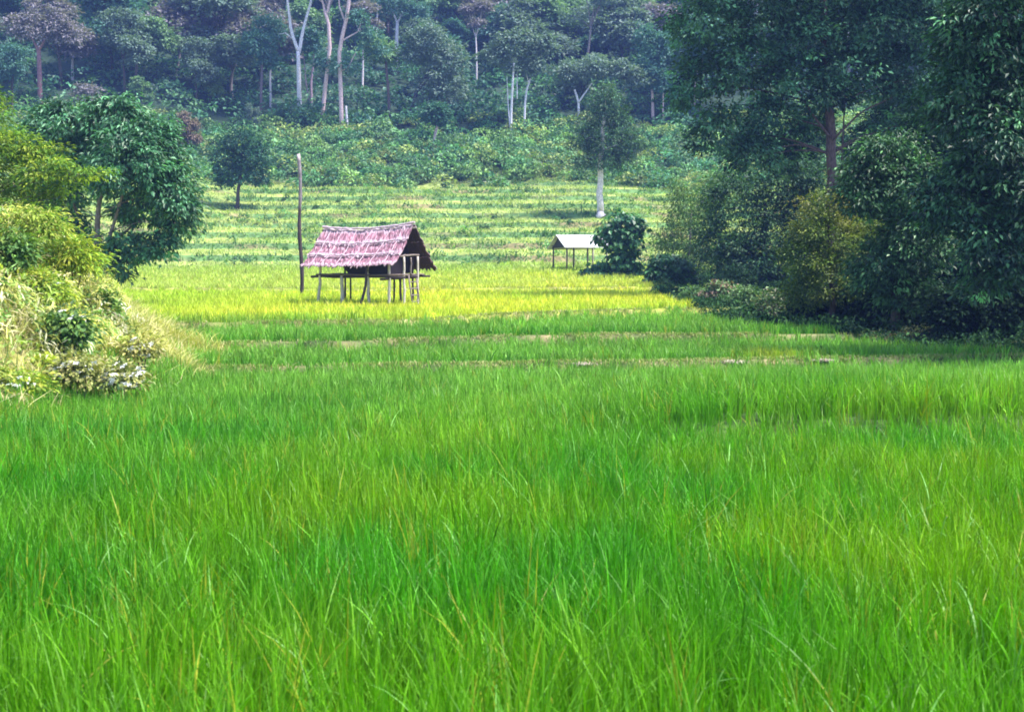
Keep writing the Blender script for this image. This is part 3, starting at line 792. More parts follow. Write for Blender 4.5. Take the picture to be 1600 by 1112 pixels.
YLG = [(0.30, 0.40, 0.045), (0.42, 0.44, 0.06), (0.2, 0.32, 0.045)]
shrub(105, 512, 30, 26, 25, 'dark green shrub topped with white flowers in the middle of the bank', DKG, 95, .12, .07, M_LEAF, 101, fl=30)
shrub(165, 478, 16, 24, 31, 'small upright dark green shrub at the right shoulder of the bank', DKG, 70, .11, .06, M_LEAF, 102, cr=.2)
shrub(20, 390, 30, 28, 27, 'dark green shrub near the left edge high on the bank', DKG, 90, .12, .06, M_LEAF, 103)
shrub(110, 400, 50, 28, 30, 'yellow-green fern-like shrub on the crest of the bank', YLG, 150, .14, .04, M_LEAF, 104)
shrub(40, 350, 60, 26, 29, 'tall yellow-green shrub at the left edge under the feathery tree', [(0.32, .40, .07), (.20, .32, .05), (.45, .45, .12)], 190, .13, .04, M_LEAF, 105)
shrub(185, 588, 34, 18, 24, 'low shrub with dense white flowers at the foot of the bank', [(0.2, .25, .07), (.3, .3, .1)], 60, .10, .06, M_LEAF, 106, fl=60)
shrub(120, 578, 30, 16, 23.5, 'low pale shrub with scattered white flowers below the dark flowering shrub', [(0.26, .28, .08), (.36, .33, .12)], 60, .10, .06, M_LEAF, 107, fl=36)
shrub(25, 602, 38, 18, 22.5, 'low yellow shrub with few white flowers nearest the left edge', YLG, 80, .10, .05, M_LEAF, 108, fl=24)
shrub(60, 450, 46, 26, 27, 'yellow-green shrub left of and above the dark flowering shrub', YLG, 130, .11, .05, M_LEAF, 109, fl=14)
shrub(220, 540, 26, 18, 28, 'straw-coloured low shrub right of the dark flowering shrub', [(0.45, .4, .14), (.3, .32, .08)], 60, .10, .05, M_LEAF, 110, fl=24)

# ================================================================== FOREST on the hill
def tree_mesh(seed, h, trunk_h, r0, lobes, bark, n_clump, per, cr, L, W, pal, fork=None, shell=0.35, sway=0.4):
    rg = np.random.default_rng(seed)
    t = MB()
    top = np.array([rg.normal(0, sway), rg.normal(0, sway), trunk_h])
    path = curve(np.array([0, 0, -0.6]), top, rg.normal(0, 0.5, 3) * np.array([1, 1, 0]), 12)
    tube(t, path, np.linspace(r0, r0 * 0.6, 12), 8, bark)
    lob = [(np.array(c, float) + top * np.array([1, 1, 0]), np.array(r, float)) for c, r in lobes]
    if fork:
        for f in fork:
            f = np.array(f, float) + top
            tube(t, curve(path[-1], f, rg.normal(0, 0.5, 3), 8), np.linspace(r0 * 0.55, r0 * 0.2, 8), 7, bark)
            limbs(t, rg, f, [lob[k] for k in rg.choice(len(lob), min(3, len(lob)), False)], r0 * 0.22, bark)
    else:
        limbs(t, rg, path[-2], lob, r0 * 0.45, bark)
    c = MB()
    foliage(c, rg, lob, n_clump, per, cr, L, W, pal=pal, shell=shell, cvar=0.28)
    return t.mesh('trunk', M_BARK, True), c.mesh('crown', M_LEAF)

def rl(rg, n, rad, z0, z1, r):
    out = []
    for i in range(n):
        a = rg.uniform(0, TAU); q = rad * math.sqrt(rg.random())
        z = rg.uniform(z0, z1)
        s = rg.uniform(0.75, 1.25) * r
        out.append(((math.cos(a) * q, math.sin(a) * q, z), (s, s, s * rg.uniform(0.6, 0.85))))
    return out
rg = np.random.default_rng(5)
W1 = [(1, 1, 1), (1.15, 1.1, 1), (0.82, 0.9, 1)]
KINDS = {
    'rounded': [tree_mesh(200 + i, 14, 5.5, 0.26, rl(rg, 10, 3.3, 5.4, 13, 2.3), BARK_D, 460, 16, 0.75, 0.52, 0.34, W1) for i in range(3)],
    'broad': [tree_mesh(210 + i, 12, 5.0, 0.28, rl(rg, 11, 4.4, 5.6, 11, 2.2), BARK_G, 500, 16, 0.8, 0.52, 0.32, W1) for i in range(2)],
    'slender': [tree_mesh(220 + i, 16, 10, 0.17, rl(rg, 5, 1.8, 10.5, 15, 1.5), BARK_P, 170, 15, 0.65, 0.46, 0.28, W1) for i in range(3)],
    'wispy': [tree_mesh(230 + i, 15, 8.5, 0.22, rl(rg, 8, 3.0, 9.5, 15, 1.6), BARK_G, 210, 12, 0.8, 0.46, 0.22, W1, shell=0.1) for i in range(2)],
    'dense': [tree_mesh(250 + i, 12, 3.4, 0.26, rl(rg, 11, 3.3, 3.6, 10.5, 2.1), BARK_D, 470, 16, 0.75, 0.52, 0.34, W1) for i in range(3)],
    'bushy': [tree_mesh(240 + i, 8, 2.0, 0.2, rl(rg, 7, 2.3, 2.4, 6.5, 1.7), BARK_D, 300, 16, 0.6, 0.48, 0.32, W1) for i in range(2)],
}
NAMES = {'rounded': 'rounded_tree', 'broad': 'broad_tree', 'slender': 'slender_tree', 'wispy': 'wispy_tree', 'dense': 'leafy_tree', 'bushy': 'bushy_tree'}
COLS = {'bluegreen': (0.085, 0.20, 0.165), 'deep green': (0.055, 0.155, 0.095), 'grey-green': (0.16, 0.235, 0.195), 'mauve-grey': (0.22, 0.20, 0.24),  # bluish tones carry the cast of distant haze in the crown colour
        'pale green': (0.17, 0.29, 0.14), 'bright green': (0.22, 0.37, 0.08), 'brownish': (0.24, 0.18, 0.14)}
placed = []
def forest_tree(kind, u, v, scale, colour, label, group='trees of the hillside forest', d=None, wide=1.0, bark=None, var=0, rz=None):
    """a copy of one of the forest trees, with its base on the hill where the photograph shows it"""
    d = hit(u, v, 150) if d is None else d
    X = (u - 800) / F_PX * d / 1.0
    t, c = KINDS[kind][var % len(KINDS[kind])]
    root = empty(NAMES[kind], (X, d, float(ground(X, d))), label, 'tree', group, rz if rz is not None else (u * 12.9898 + d) % TAU)
    for nm, me in (('trunk', t), ('crown', c)):
        o = bpy.data.objects.new(nm, me); COL.objects.link(o); o.parent = root
        if nm == 'crown': o.color = (*COLS[colour], 1)
        elif bark: o.color = (*bark, 1)
    root.scale = (scale * wide, scale * wide, scale)
    placed.append((X, d, kind, colour, u, v))
    return root

for _k in COLS: COLS[_k] = tuple(c * 1.2 for c in COLS[_k])
# trees the photograph singles out
def special(name, label, u, v, trunk, r0, bark, forks, lobes, leaf, tone, seed):
    """trunk, forks and lobes in photo pixels; forks: (points, radius)"""
    d = hit(u, v, 150)
    o = P(u, v, d); o[2] = float(ground(o[0], d))
    root = empty(name, o, label, 'tree', 'trees of the hillside forest')
    rg = np.random.default_rng(seed)
    mb = MB()
    def line(pts, ra, rb, n=9):
        p = np.array([P(a, b, d) - o for a, b in pts])
        t2 = np.linspace(0, 1, n); tt = np.linspace(0, 1, len(p))
        q = np.stack([np.interp(t2, tt, p[:, i]) for i in range(3)], 1)
        q[1:, 1] += np.cumsum(rg.normal(0, 0.12, n - 1))
        tube(mb, q, np.linspace(ra, rb, n), 8, bark)
    line([(u, v + 8)] + trunk, r0, r0 * 0.7)
    for pts, r in forks: line(pts, r, r * 0.4)
    mb.build('trunk', M_BARK, root, True)
    if lobes:
        mb = MB()
        foliage(mb, rg, px_lobes(lobes, d, o), pal=W1, **leaf)
        c = mb.build('crown', M_LEAF, root); c.color = (*COLS[tone], 1)
    placed.append((o[0], d, name, tone, u, v))
    return root
LF = dict(n_clump=200, per=15, cr=0.7, L=0.46, W=0.26, shell=0.15)
WHT = (0.62, 0.58, 0.68); PNK = (0.55, 0.40, 0.44)
special('forked_tree', 'tall white-barked tree forking high in two, left of the other bare trunks', 468, 178, [(468, 130), (467, 82)], 0.36, WHT,
        [([(467, 84), (455, 50), (450, 0), (446, -40)], .26), ([(467, 84), (472, 50), (486, 0), (492, -40)], .26), ([(458, 62), (446, 52), (436, 54)], .08)], [(450, -60, 40, 30), (490, -50, 36, 30), (420, -30, 24, 18)], LF, 'mauve-grey', 301)
special('leaning_tree', 'red-brown leaning trunk turning white and forked near the top of the photo', 502, 186, [(508, 140), (516, 75), (514, 40), (508, 20)], 0.30, PNK,
        [([(508, 22), (498, -20)], .18), ([(510, 24), (520, -20)], .15)], [(505, 100, 22, 14), (515, -40, 40, 20), (530, 95, 14, 10)], LF, 'bluegreen', 302)
special('pink_trunked_tree', 'straight pinkish trunk with a crooked white bough, right of the leaning tree', 534, 204, [(533, 150), (530, 75), (540, 40), (546, 0), (548, -30)], 0.30, PNK,
        [([(531, 112), (545, 106), (551, 92), (556, 82)], .12), ([(533, 66), (560, 50), (566, 30)], .12), ([(541, 40), (530, 10), (528, -20)], .14)], [(540, 105, 24, 16), (575, 60, 22, 22), (596, 80, 16, 10), (560, 30, 20, 16), (545, -50, 40, 24)], LF, 'bluegreen', 303)
special('snag', 'short white broken trunk beside the straight pinkish trunk', 543, 204, [(542, 185), (541, 166)], 0.20, WHT, [], None, LF, 'bluegreen', 304)
special('white_trunked_tree', 'straight white trunk standing alone in the forest right of the crooked bough', 619, 116, [(619, 75), (621, 34)], 0.34, WHT,
        [([(621, 36), (640, 0)], .16), ([(621, 36), (606, 0)], .16)], [(615, 10, 36, 20), (650, 20, 26, 16)], LF, 'bluegreen', 305)
special('dark_trunked_tree', 'thin dark straight trunk left of the big grey rounded tree', 609, 182, [(607, 140), (603, 96)], 0.22, (0.13, .09, .1), [], [(600, 85, 30, 20), (580, 70, 18, 16)], LF, 'pale green', 306)
special('big_rounded_tree', 'big grey-green rounded tree on a dark slanting trunk in the middle of the forest', 640, 178, [(650, 145), (672, 110)], 0.30, (.06, .06, .08),
        [([(655, 140), (690, 100)], .2)], [(672, 62, 36, 24), (650, 90, 26, 22), (700, 90, 38, 26), (690, 130, 44, 28), (710, 155, 26, 22), (670, 160, 22, 18), (650, 60, 20, 14)], dict(LF, n_clump=520), 'grey-green', 307)
special('pale_stem_tree', 'short pale-stemmed tree below the big grey rounded tree', 677, 228, [(680, 210), (684, 195)], 0.22, PNK, [], [(680, 178, 24, 14), (690, 190, 14, 8)], LF, 'deep green', 308)
special('twin_stem_tree', 'slender white twin stems carrying a spreading pale crown, left of the lone tall tree', 798, 212, [(799, 170), (801, 130), (803, 100)], 0.17, WHT,
        [([(798, 210), (794, 165), (792, 120)], .11), ([(808, 155), (808, 100)], .08)], [(790, 75, 34, 22), (765, 92, 24, 12), (800, 108, 18, 10), (815, 62, 26, 18)], dict(LF, n_clump=260), 'grey-green', 309)
special('bent_stem_tree', 'single slender white stem bending outward, right of the white twin stems', 819, 208, [(820, 165), (823, 140), (829, 122)], 0.16, WHT,
        [([(826, 130), (820, 105)], .08)], [(835, 95, 24, 22), (850, 70, 24, 16), (825, 112, 14, 8)], dict(LF, n_clump=200), 'grey-green', 310)
special('broken_topped_tree', 'broad hazy green crown with a white broken stub, behind the lone tall tree', 905, 190, [(904, 160), (898, 140)], 0.2, WHT,
        [([(904, 160), (925, 130)], .14)], [(885, 115, 30, 18), (925, 108, 34, 18), (970, 112, 34, 16), (990, 125, 24, 14)], dict(LF, n_clump=330), 'grey-green', 311)
special('pink_stem_tree', 'pale pink stem at the right edge of the open bank', 1020, 190, [(1020, 165), (1019, 140)], 0.24, PNK, [], [(1015, 110, 22, 36), (1035, 80, 22, 26), (1010, 60, 20, 24)], dict(LF, n_clump=260), 'bluegreen', 312)
special('thin_stem_tree', 'very thin pale stem beside the pale pink stem', 1037, 194, [(1036, 170), (1036, 145)], 0.12, PNK, [], [(1040, 130, 16, 20)], dict(LF, n_clump=80), 'bluegreen', 313)
special('brown_trunked_tree', 'thick red-brown trunk with mauve crown at the far left of the forest', 64, 162, [(62, 120), (60, 75)], 0.38, (.30, .16, .18), [([(60, 80), (85, 40)], .2), ([(60, 80), (40, 40)], .2)],
        [(60, 45, 46, 26), (25, 40, 26, 18), (100, 55, 30, 20), (90, 30, 26, 16)], dict(LF, n_clump=330), 'mauve-grey', 314)
special('grey_stem_tree', 'slim grey stem immediately left of the forked white tree', 423, 168, [(422, 120), (422, 68)], 0.18, (.45, .42, .52), [], [(420, 50, 30, 24), (405, 70, 20, 18)], LF, 'bluegreen', 315)
special('dark_stem_tree', 'slim dark stem two trunks left of the forked white tree', 408, 178, [(409, 140), (411, 88)], 0.22, (.14, .11, .14), [], [(400, 70, 26, 20), (418, 95, 16, 14)], LF, 'bluegreen', 316)
special('white_stem_tree', 'short white stem showing between dark crowns near the red-brown trunk', 114, 125, [(113, 110), (112, 85)], 0.22, WHT, [], [(125, 72, 30, 20), (105, 80, 20, 14)], LF, 'bluegreen', 317)
special('purple_stem_tree', 'purplish pair of stems between the forked white tree and the leaning tree', 487, 168, [(486, 130), (490, 85)], 0.2, (.28, .2, .26), [([(484, 166), (478, 130), (474, 85)], .12)], [(488, 70, 20, 20), (478, 55, 16, 14)], dict(LF, n_clump=120), 'bluegreen', 318)
special('dead_shrub', 'leafless twiggy mauve shrub above the large dark glossy tree', 135, 178, [(134, 165), (132, 150)], 0.12, (.42, .34, .42),
        [([(135, 170), (120, 140)], .07), ([(135, 168), (150, 140)], .07), ([(134, 160), (140, 132)], .06), ([(133, 160), (112, 150)], .06), ([(134, 162), (160, 150)], .06), ([(133, 156), (126, 134)], .05)], [(135, 142, 24, 8)], dict(LF, n_clump=40), 'mauve-grey', 319)

for a in (('bushy', 270, 70, 1.0, 'bright green', 'bright yellow-green tiered tree near the top left of the photo', 1.0),
          ('bushy', 300, 95, .8, 'bright green', 'smaller bright green tree below right of the tiered yellow-green tree', 1.0),
          ('broad', 222, 135, .95, 'pale green', 'broad pale blue-green crown above the large dark glossy tree', 1.05),
          ('rounded', 312, 170, .72, 'grey-green', 'rounded grey-green tree above the small dark round tree', 1.0),
          ('bushy', 228, 172, .6, 'pale green', 'small pale bushy tree just behind the top of the dark glossy tree', .9),
          ('bushy', 300, 245, .75, 'brownish', 'brownish bushy tree right of the dark glossy tree', .7),
          ('rounded', 28, 182, .66, 'bluegreen', 'dense blue-green tree at the left edge above the feathery tree', 1.0),
          ('bushy', 335, 165, .7, 'bright green', 'bright green bushy tree behind the brownish bushy tree', 1.0),
          ('bushy', 400, 205, .5, 'grey-green', 'small grey bushy snag-like tree right of the small dark round tree', .6)):
    forest_tree(a[0], a[1], a[2], a[3], a[4], a[5], wide=a[6])

# the rest of the hillside forest
LM = [('the forked white tree', 468, 90), ('the big grey rounded tree', 685, 110), ('the white twin stems', 800, 100), ('the tiered yellow-green tree', 270, 45), ('the red-brown trunk', 62, 100),
      ('the broad hazy crown', 930, 110), ('the straight white trunk', 619, 70), ('the pale pink stem', 1020, 120), ('the broad pale blue-green crown', 222, 90), ('the leaning tree', 510, 120)]
used = set()
def auto_label(kind, colour, u, v):
    look = {'rounded': 'round-crowned', 'broad': 'broad-crowned', 'slender': 'slender', 'wispy': 'thin wispy', 'bushy': 'low bushy', 'dense': 'dense leafy'}[kind]
    for nm, lu, lv in sorted(LM, key=lambda q: (q[1] - u) ** 2 + (q[2] - v) ** 2)[:4]:
        du, dv = u - lu, v - lv
        hs = 'right' if du > 0 else 'left'
        if abs(dv) < 25: rel = 'level with %s, to its %s' % (nm, hs)
        elif dv < 0: rel = ('upslope directly behind %s' % nm) if abs(du) < 40 else 'upslope and to the %s of %s' % (hs, nm)
        else: rel = ('just downslope of %s' % nm) if abs(du) < 40 else 'downslope and to the %s of %s' % (hs, nm)
        lab = '%s %s tree %s' % (look, colour.replace('bluegreen', 'blue-green'), rel)
        if lab not in used:
            used.add(lab); return lab
    return lab
frg = np.random.default_rng(99)
kinds = ['rounded', 'rounded', 'broad', 'slender', 'wispy', 'slender', 'bushy']
cols = ['bluegreen', 'bluegreen', 'deep green', 'grey-green', 'grey-green', 'mauve-grey', 'pale green']
row = 0
for d in (207, 217, 227, 238, 250, 262, 275, 290, 306, 324, 345, 370):
    x = -0.40 * d + (row % 2) * 4
    while x < 0.36 * d:
        X = x + frg.normal(0, 2.2); D = d + frg.normal(0, 4.5)
        x += frg.uniform(6.0, 9.0) * (1 + 0.15 * row / 4)
        u = 800 + X / D * F_PX
        if u > 1130 and row % 2: continue
        if D < 216 and 430 < u < 880 and frg.random() < 0.6: continue
        z = float(ground(X, D)); v = 390 - (z - CAM_Z) / D * F_PX
        if any((X - p[0]) ** 2 + (D - p[1]) ** 2 < 14 for p in placed): continue
        k = 'dense' if row > 0 and frg.random() < 0.6 else ('slender' if row < 3 and frg.random() < .3 else kinds[frg.integers(0, 7)]); c = cols[frg.integers(0, 7)]
        sc = frg.uniform(0.8, 1.2)
        forest_tree(k, u, 0, sc, c, auto_label(k, c, u, v - 60), d=D, wide=frg.uniform(1.0, 1.3), var=int(frg.integers(0, 6)))
    row += 1

# ================================================================== THATCHED HUT
HD = 62.0
hx = P(577, 462, HD)[0]
hz = float(ground(hx, HD))
hut = empty('stilt_hut', (hx, HD, hz), 'thatched field hut on wooden stilts with a sagging pinkish roof and ladder', 'hut', None, math.radians(-26))
hrg = np.random.default_rng(3)
ZR, ZE, ZB, HL, HWF, HWB = 3.50, 1.86, 1.62, 2.32, 1.78, 1.82        # ridge, front eave, back eave, half length, half widths
def roof_pt(x, t, side, lift=0.0):
    sag = -0.16 * (1 - (x / HL) ** 2) * (1 - 0.6 * t) + 0.08 * (x / HL) * (1 - t) + 0.05 * (x / HL)* t
    yy = (-HWF if side < 0 else HWB) * t
    ze = ZE if side < 0 else ZB
    z = ZR + (ze - ZR) * t + sag - 0.10 * math.sin(math.pi * t)
    return np.array([x, yy + side * lift * 0.6, z + lift])
mb = MB()
PINK = np.array([0.25, 0.12, 0.158]); PALE = np.array([0.58, 0.43, 0.49]); DKT = np.array([0.06, 0.035, 0.042])  # DKT: underside and hole specks, shade put into the thatch colour
for side in (-1, 1):
    for k in (2, 1, 0):
        t0, t1 = k / 3.0, (k + 1) / 3.0 + (0.05 if k < 2 else 0.0)
        nx, ntt = 90, 7
        v, c = [], []
        for j in range(ntt):
            for i in range(nx):
                x = -HL + 2 * HL * i / (nx - 1)
                f = j / (ntt - 1)
                t = t0 + (t1 - t0) * f
                if j == ntt - 1: t += hrg.normal(0, 0.034)
                xs = x * (1 + 0.025 * t) + (hrg.normal(0, 0.03) if i in (0, nx - 1) else 0)
                v.append(roof_pt(xs, t, side, 0.05 + 0.014 * (2 - k) + 0.018 * f + 0.02 * math.sin(x * 4.1 + k) + hrg.normal(0, 0.016)))
                streak = math.exp(hrg.normal(0, 0.32))
                pal = PINK * streak
                edge = 0.9 if j >= ntt - 2 and hrg.random() < 0.75 else (0.55 if hrg.random() < 0.16 + 0.25 * max(0, math.sin(x * 5 + k * 2.3)) * (j in (0, 1)) else 0.0)
                if k == 0 and j < 2: edge = 0.7
                pal = pal * (1 - edge) + PALE * edge
                if hrg.random() < 0.035: pal = DKT
                c.append(pal)
        q = [[j * nx + i, j * nx + i + 1, (j + 1) * nx + i + 1, (j + 1) * nx + i] for j in range(ntt - 1) for i in range(nx - 1)]
        if side > 0: q = [a[::-1] for a in q]
        top = np.array(v); cc = np.array(c)
        bot = top - np.array([0, 0, 0.055])
        m = len(top)
        rim = []
        b = list(range(nx)) + [j * nx + nx - 1 for j in range(1, ntt)] + [(ntt - 1) * nx + i for i in range(nx - 2, -1, -1)] + [j * nx for j in range(ntt - 2, 0, -1)]
        for a0, a1 in zip(b, b[1:] + b[:1]): rim.append([a0, a0 + m, a1 + m, a1])
        mb.add(np.concatenate([top, bot]), q + [[i + m for i in a[::-1]] for a in q] + rim, None, np.concatenate([cc, cc * 0 + DKT]))
# tattered straw ends hanging at the eaves and laps
for side in (-1, 1):
    for t in (0.36, 0.69, 1.0):
        for _ in range(420 if side < 0 else 120):
            x = hrg.uniform(-HL, HL); p = roof_pt(x, t + hrg.normal(0, .012), side, 0.10)
            dr = roof_pt(x, t + 0.1, side) - roof_pt(x, t, side); dr /= np.linalg.norm(dr)
            e = p + dr * hrg.uniform(.04, .14) + np.array([hrg.normal(0, .03), 0, hrg.normal(0.01, .02)])
            w = np.array([hrg.uniform(.006, .02), 0, 0])
            s = hrg.random()
            mb.add([p - w, p + w, e + w * .4, e - w * .4], [[0, 1, 2, 3]], None, PALE * s + PINK * (1 - s))
roof = mb.build('roof', M_THATCH, hut)
mb = MB()
pts = [roof_pt(x, 0, -1, 0.13 + hrg.normal(0, .008)) for x in np.linspace(-HL - .03, HL + .05, 24)]
tube(mb, pts, np.full(24, 0.045) * np.exp(hrg.normal(0, .2, 24)), 8, PALE)
mb.build('ridge_cap', M_THATCH, roof)
for i, x in enumerate((-1.85, -1.3, -0.55, -0.02, 0.6, 1.1, 1.85)):
    mb = MB()
    tl = hrg.normal(0.05, .12)
    tube(mb, [roof_pt(x + tl * (1 - t) + hrg.normal(0, .02), t, -1, 0.108 + hrg.normal(0, .012)) for t in np.linspace(0.02, 0.98, 9)], 0.015, 5, PALE * 1.05)
    mb.build('batten', M_WOOD, roof)
mb = MB()
for t in (0.02, 0.34, 0.67):
    tube(mb, [roof_pt(x, t + .012 + hrg.normal(0, .012), -1, 0.11) for x in np.linspace(-HL + .03, HL - .03, 30)], np.full(30, .028) * np.exp(hrg.normal(0, .5, 30)), 5, PALE)
mb.build('lashing', M_THATCH, roof)
PF = 1.45                                                                  # platform height
mb = MB()
for i in range(20):                                                         # split-bamboo floor
    y = -1.15 + i * 0.12
    tube(mb, [(x, y + hrg.normal(0, .01), PF + hrg.normal(0, .012)) for x in (-1.95 - hrg.random() * .15, -0.6, 0.8, 2.05 + hrg.random() * .25)], .035, 6, np.array([.17, .13, .115]) * math.exp(hrg.normal(0, .2)))
mb.build('platform', M_WOOD, hut, True)
def pole(name, pts, r, col, parent=hut):
    mb = MB()
    p = np.array(pts, float); t2 = np.linspace(0, 1, 9); tt = np.linspace(0, 1, len(p))
    q = np.stack([np.interp(t2, tt, p[:, i]) for i in range(3)], 1) + hrg.normal(0, r * .18, (9, 3))
    tube(mb, q, np.linspace(r * 1.1, r * .9, 9), 8, col)
    return mb.build(name, M_WOOD, parent, True)
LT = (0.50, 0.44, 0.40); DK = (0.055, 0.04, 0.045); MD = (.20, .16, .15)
for y in (-1.05, 0, 1.05): pole('floor_beam', [(-2.35, y, PF - .09), (2.45, y, PF - .08)], .05, DK)
pole('floor_beam', [(1.6, -1.7, PF - .17), (1.62, 1.4, PF - .15)], .045, DK)
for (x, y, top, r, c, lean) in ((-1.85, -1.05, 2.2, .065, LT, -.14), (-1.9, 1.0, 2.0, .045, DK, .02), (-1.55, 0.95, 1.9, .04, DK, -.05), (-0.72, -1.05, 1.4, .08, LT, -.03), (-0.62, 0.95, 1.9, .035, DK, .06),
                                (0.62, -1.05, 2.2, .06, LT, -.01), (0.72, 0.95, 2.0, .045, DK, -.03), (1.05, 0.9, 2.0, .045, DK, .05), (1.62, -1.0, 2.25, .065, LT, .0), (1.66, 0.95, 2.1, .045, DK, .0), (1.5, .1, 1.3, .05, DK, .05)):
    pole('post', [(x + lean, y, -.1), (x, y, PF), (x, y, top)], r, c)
pole('prop', [(0.62, -1.95, -.35), (0.78, -1.55, 1.0), (0.80, -1.45, 1.98)], .06, DK)
for (x, y, z1) in ((2.14, -.62, 2.25), (2.12, 0.0, 2.2), (2.16, .52, 2.25)): pole('door_post', [(x, y, -.1 if y else PF), (x, y, z1)], .055 if y else .04, LT if y else MD)
pole('lintel', [(2.1, -.9, 2.27), (2.1, .75, 2.31)], .04, MD)
pole('ridge_pole', [(-2.4, 0, ZR - .1), (0, 0, ZR - .25), (2.4, 0, ZR + .0)], .05, MD)
def panel(name, lo, hi, axis, col):
    mb = MB(); box(mb, lo, hi, col)
    return mb.build(name, M_THATCH, hut)
WL = (0.022, 0.016, 0.02)  # mat walls, darkened further to hold the unlit interior
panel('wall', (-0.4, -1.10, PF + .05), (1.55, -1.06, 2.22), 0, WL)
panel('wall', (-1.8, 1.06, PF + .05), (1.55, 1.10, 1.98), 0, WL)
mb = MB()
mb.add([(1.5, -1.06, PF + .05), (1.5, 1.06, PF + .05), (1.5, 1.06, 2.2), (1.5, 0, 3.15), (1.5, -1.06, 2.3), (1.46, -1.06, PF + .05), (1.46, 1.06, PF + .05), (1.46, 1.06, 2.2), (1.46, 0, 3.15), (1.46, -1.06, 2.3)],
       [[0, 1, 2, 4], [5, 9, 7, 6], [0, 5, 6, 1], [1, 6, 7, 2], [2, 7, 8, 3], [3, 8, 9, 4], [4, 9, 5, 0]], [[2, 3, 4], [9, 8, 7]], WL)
mb.build('gable_shade_panel', M_THATCH, hut)  # near-black panel added to stand for the dark interior behind the gable
lad = MB()
for y in (-.34, .30): tube(lad, [(2.42, y, -.05), (2.2, y, 1.45)], .032, 6, MD)
lo = lad.build('ladder', M_WOOD, hut, True)
for z in (.3, .58, .86, 1.14):
    pole('rung', [(2.41 - .147 * z, -.38, z), (2.41 - .147 * z, .34, z)], .024, MD, lo)
# dark lump at the foot of the leaning prop
import random
def lump(name, X, D, r, label, cat, col, mat, seed):
    g = np.random.default_rng(seed)
    mb = MB(); n, m = 12, 7
    v = []
    for j in range(m):
        a = j / (m - 1) * math.pi / 2
        for i in range(n):
            b = i / n * TAU
            k = r * math.exp(g.normal(0, .10))
            v.append((math.cos(b) * math.cos(a) * k, math.sin(b) * math.cos(a) * k, math.sin(a) * k * .7 - .05))
    q = [[j * n + i, j * n + (i + 1) % n, (j + 1) * n + (i + 1) % n, (j + 1) * n + i] for j in range(m - 1) for i in range(n)]
    mb.add(v, q, None, col)
    o = mb.build(name, mat, None, True)
    o.location = (X, D, float(ground(X, D)))
    return tag(o, label, cat)
pp = P(581, 470, HD - 1.9)
o = lump('earth_mound', pp[0], HD - 2.0, .42, 'small dark earth mound at the foot of the hut\'s leaning front prop', 'mound', (.14, .12, .07), M_SOIL, 8)

# pole standing left of the hut
pd = 76.0
pb = P(471, 445, pd); pz = float(ground(pb[0], pd))
mb = MB()
hgt = P(470, 241, pd)[2] - pz
pts = [np.array([0.10 * math.sin(z * 1.3) * .5 + (-.06 * z / hgt), 0, z]) for z in np.linspace(-.2, hgt, 22)]
rr = np.linspace(.115, .085, 22) * np.exp(hrg.normal(0, .07, 22)); rr[-3:] *= 1.08
zz = np.linspace(0, 1, 22)
pc = np.where((zz > .62)[:, None], np.array([.20, .165, .19]), np.where((zz < .2)[:, None], np.array([.06, .045, .05]), np.array([.065, .046, .05])))
pc = pc * np.exp(hrg.normal(0, .22, 22))[:, None]
pc[-1] = (.7, .55, .55)
tube(mb, pts, rr, 9, pc)
o = mb.build('wooden_pole', M_WOOD, None, True)
o.location = (pb[0], pd, pz)
tag(o, 'tall bare weathered trunk pole standing upright left of the thatched hut', 'pole')

# ------------------------------------------------------------------ far shelter
fd = 107.0
fp = P(905, 410, fd); fz = float(ground(fp[0], fd))
sh = empty('field_shelter', (fp[0], fd, fz), 'small open field shelter with a white roof beyond the yellow paddy', 'shelter', None, math.radians(28))
fh = P(905, 367, fd)[2] - fz; fe = P(905, 386, fd)[2] - fz
mb = MB()
Ls, Ws = 2.05, 1.35
def slab(mb, a, b, c, d, th, col):
    a, b, c, d = map(np.array, (a, b, c, d)); n = np.array([0, 0, -th])
    v = np.array([a, b, c, d, a + n, b + n, c + n, d + n], float)
    mb.add(v, [[0, 1, 2, 3], [7, 6, 5, 4], [0, 4, 5, 1], [1, 5, 6, 2], [2, 6, 7, 3], [3, 7, 4, 0]], None, col)
slab(mb, (-Ls, -Ws, fe), (Ls, -Ws, fe), (Ls, 0, fh), (-Ls, 0, fh), .05, (1, 1, 1))
slab(mb, (-Ls, 0, fh), (Ls, 0, fh), (Ls, Ws, fe - .15), (-Ls, Ws, fe - .15), .05, (1, 1, 1))
r_ = mb.build('roof', M_METAL, sh)
for x in (-1.7, 0.1, 1.8):
    for y in (-1.05, 1.0):
        mb = MB(); tube(mb, [(x, y, -.1), (x + .02, y, 1), (x, y, fe + .15)], .065, 7, (.09, .07, .075) if x < 1 else (.3, .26, .26)); mb.build('post', M_WOOD, sh, True)
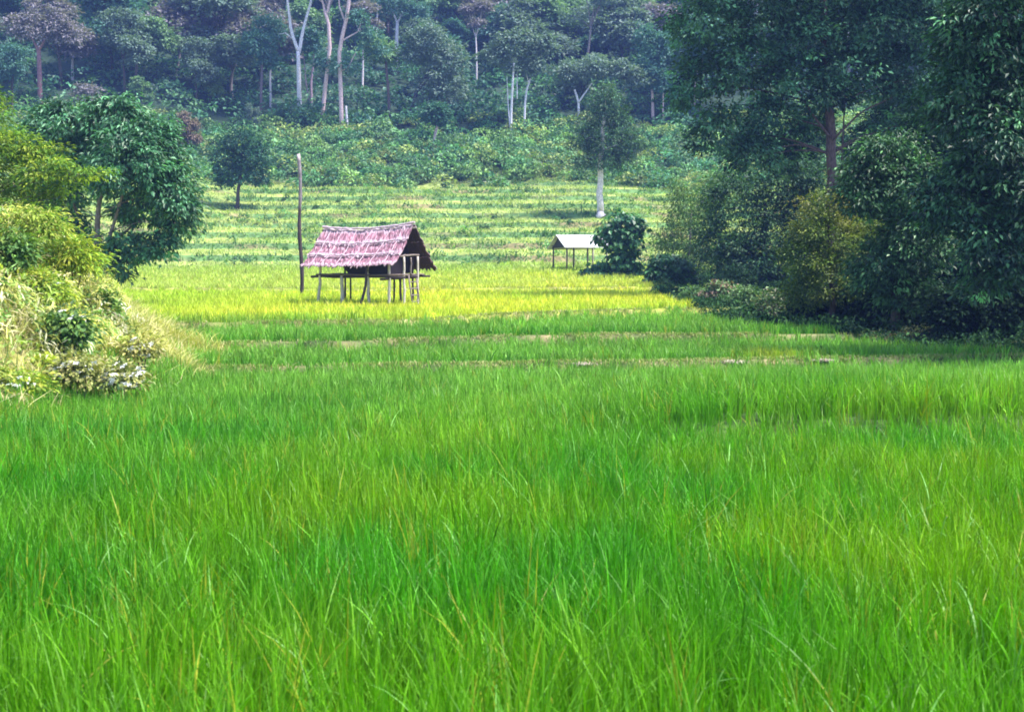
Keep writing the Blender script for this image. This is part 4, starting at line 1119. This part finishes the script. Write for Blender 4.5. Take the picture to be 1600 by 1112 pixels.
for y in (-1.05, 1.0):
    mb = MB(); tube(mb, [(-1.9, y, fe + .12), (1.95, y, fe + .12)], .045, 6, DK); mb.build('eave_beam', M_WOOD, sh, True)
mb = MB()
mb.add([(-1.75, -1.2, fe - .02), (-1.75, 1.15, fe - .1), (-1.75, 0, fh - .07), (-1.71, -1.2, fe - .02), (-1.71, 1.15, fe - .1), (-1.71, 0, fh - .07)], [[0, 3, 4, 1], [1, 4, 5, 2], [2, 5, 3, 0]], [[0, 1, 2], [5, 4, 3]], (.05, .045, .05))
mb.build('gable_panel', M_THATCH, sh)

# ------------------------------------------------------------------ straw heaps on the first bund
for i, (u, lab, r) in enumerate(((907, 'pinkish-white straw heap on the first bund below the vine bush', .28), (1297, 'low pale straw heap on the first bund beside the yellow rice patch', .3), (1150, 'flat scatter of pale straw on the first bund, left of the yellow rice patch', .34))):
    X = (u - 800) / F_PX * 36.2
    D = float(bund_d(0, np.array([X]))[0]) - .25
    g = np.random.default_rng(400 + i)
    mb = MB(); n = 420; r *= .7
    p = g.normal(size=(n, 3)) * np.array([r * 1.1, r * .5, r * .13]) * .6; p[:, 2] = np.abs(p[:, 2]) + .02
    col = np.array([.62, .52, .45]) * np.exp(g.normal(0, .2, n))[:, None]
    add_leaves(mb, g, p, g.normal(size=(n, 3)) * np.array([1, 1, .3]), np.array([0, 0, 1.0]) + g.normal(0, .3, (n, 3)), np.full(n, .16), np.full(n, .018), np.clip(col, 0, .8))
    o = mb.build('straw_heap', M_DRY)
    o.location = (X, D, float(ground(X, D)) + .03)
    tag(o, lab, 'straw heap', 'straw heaps on the first bund')

# ================================================================== HAZE
mb = MB()
box(mb, (-300, -60, -8), (300, 560, 190))
hm = bpy.data.materials.new('haze'); hm.use_nodes = True
ht = hm.node_tree
ht.nodes.remove(ht.nodes['Principled BSDF'])
pv = ht.nodes.new('ShaderNodeVolumePrincipled')
pv.inputs['Color'].default_value = (0.24, 0.36, 1.0, 1)
pv.inputs['Density'].default_value = 0.00036
ht.links.new(pv.outputs[0], ht.nodes['Material Output'].inputs['Volume'])
hz_o = mb.build('haze', hm)
hz_o['kind'] = 'stuff'
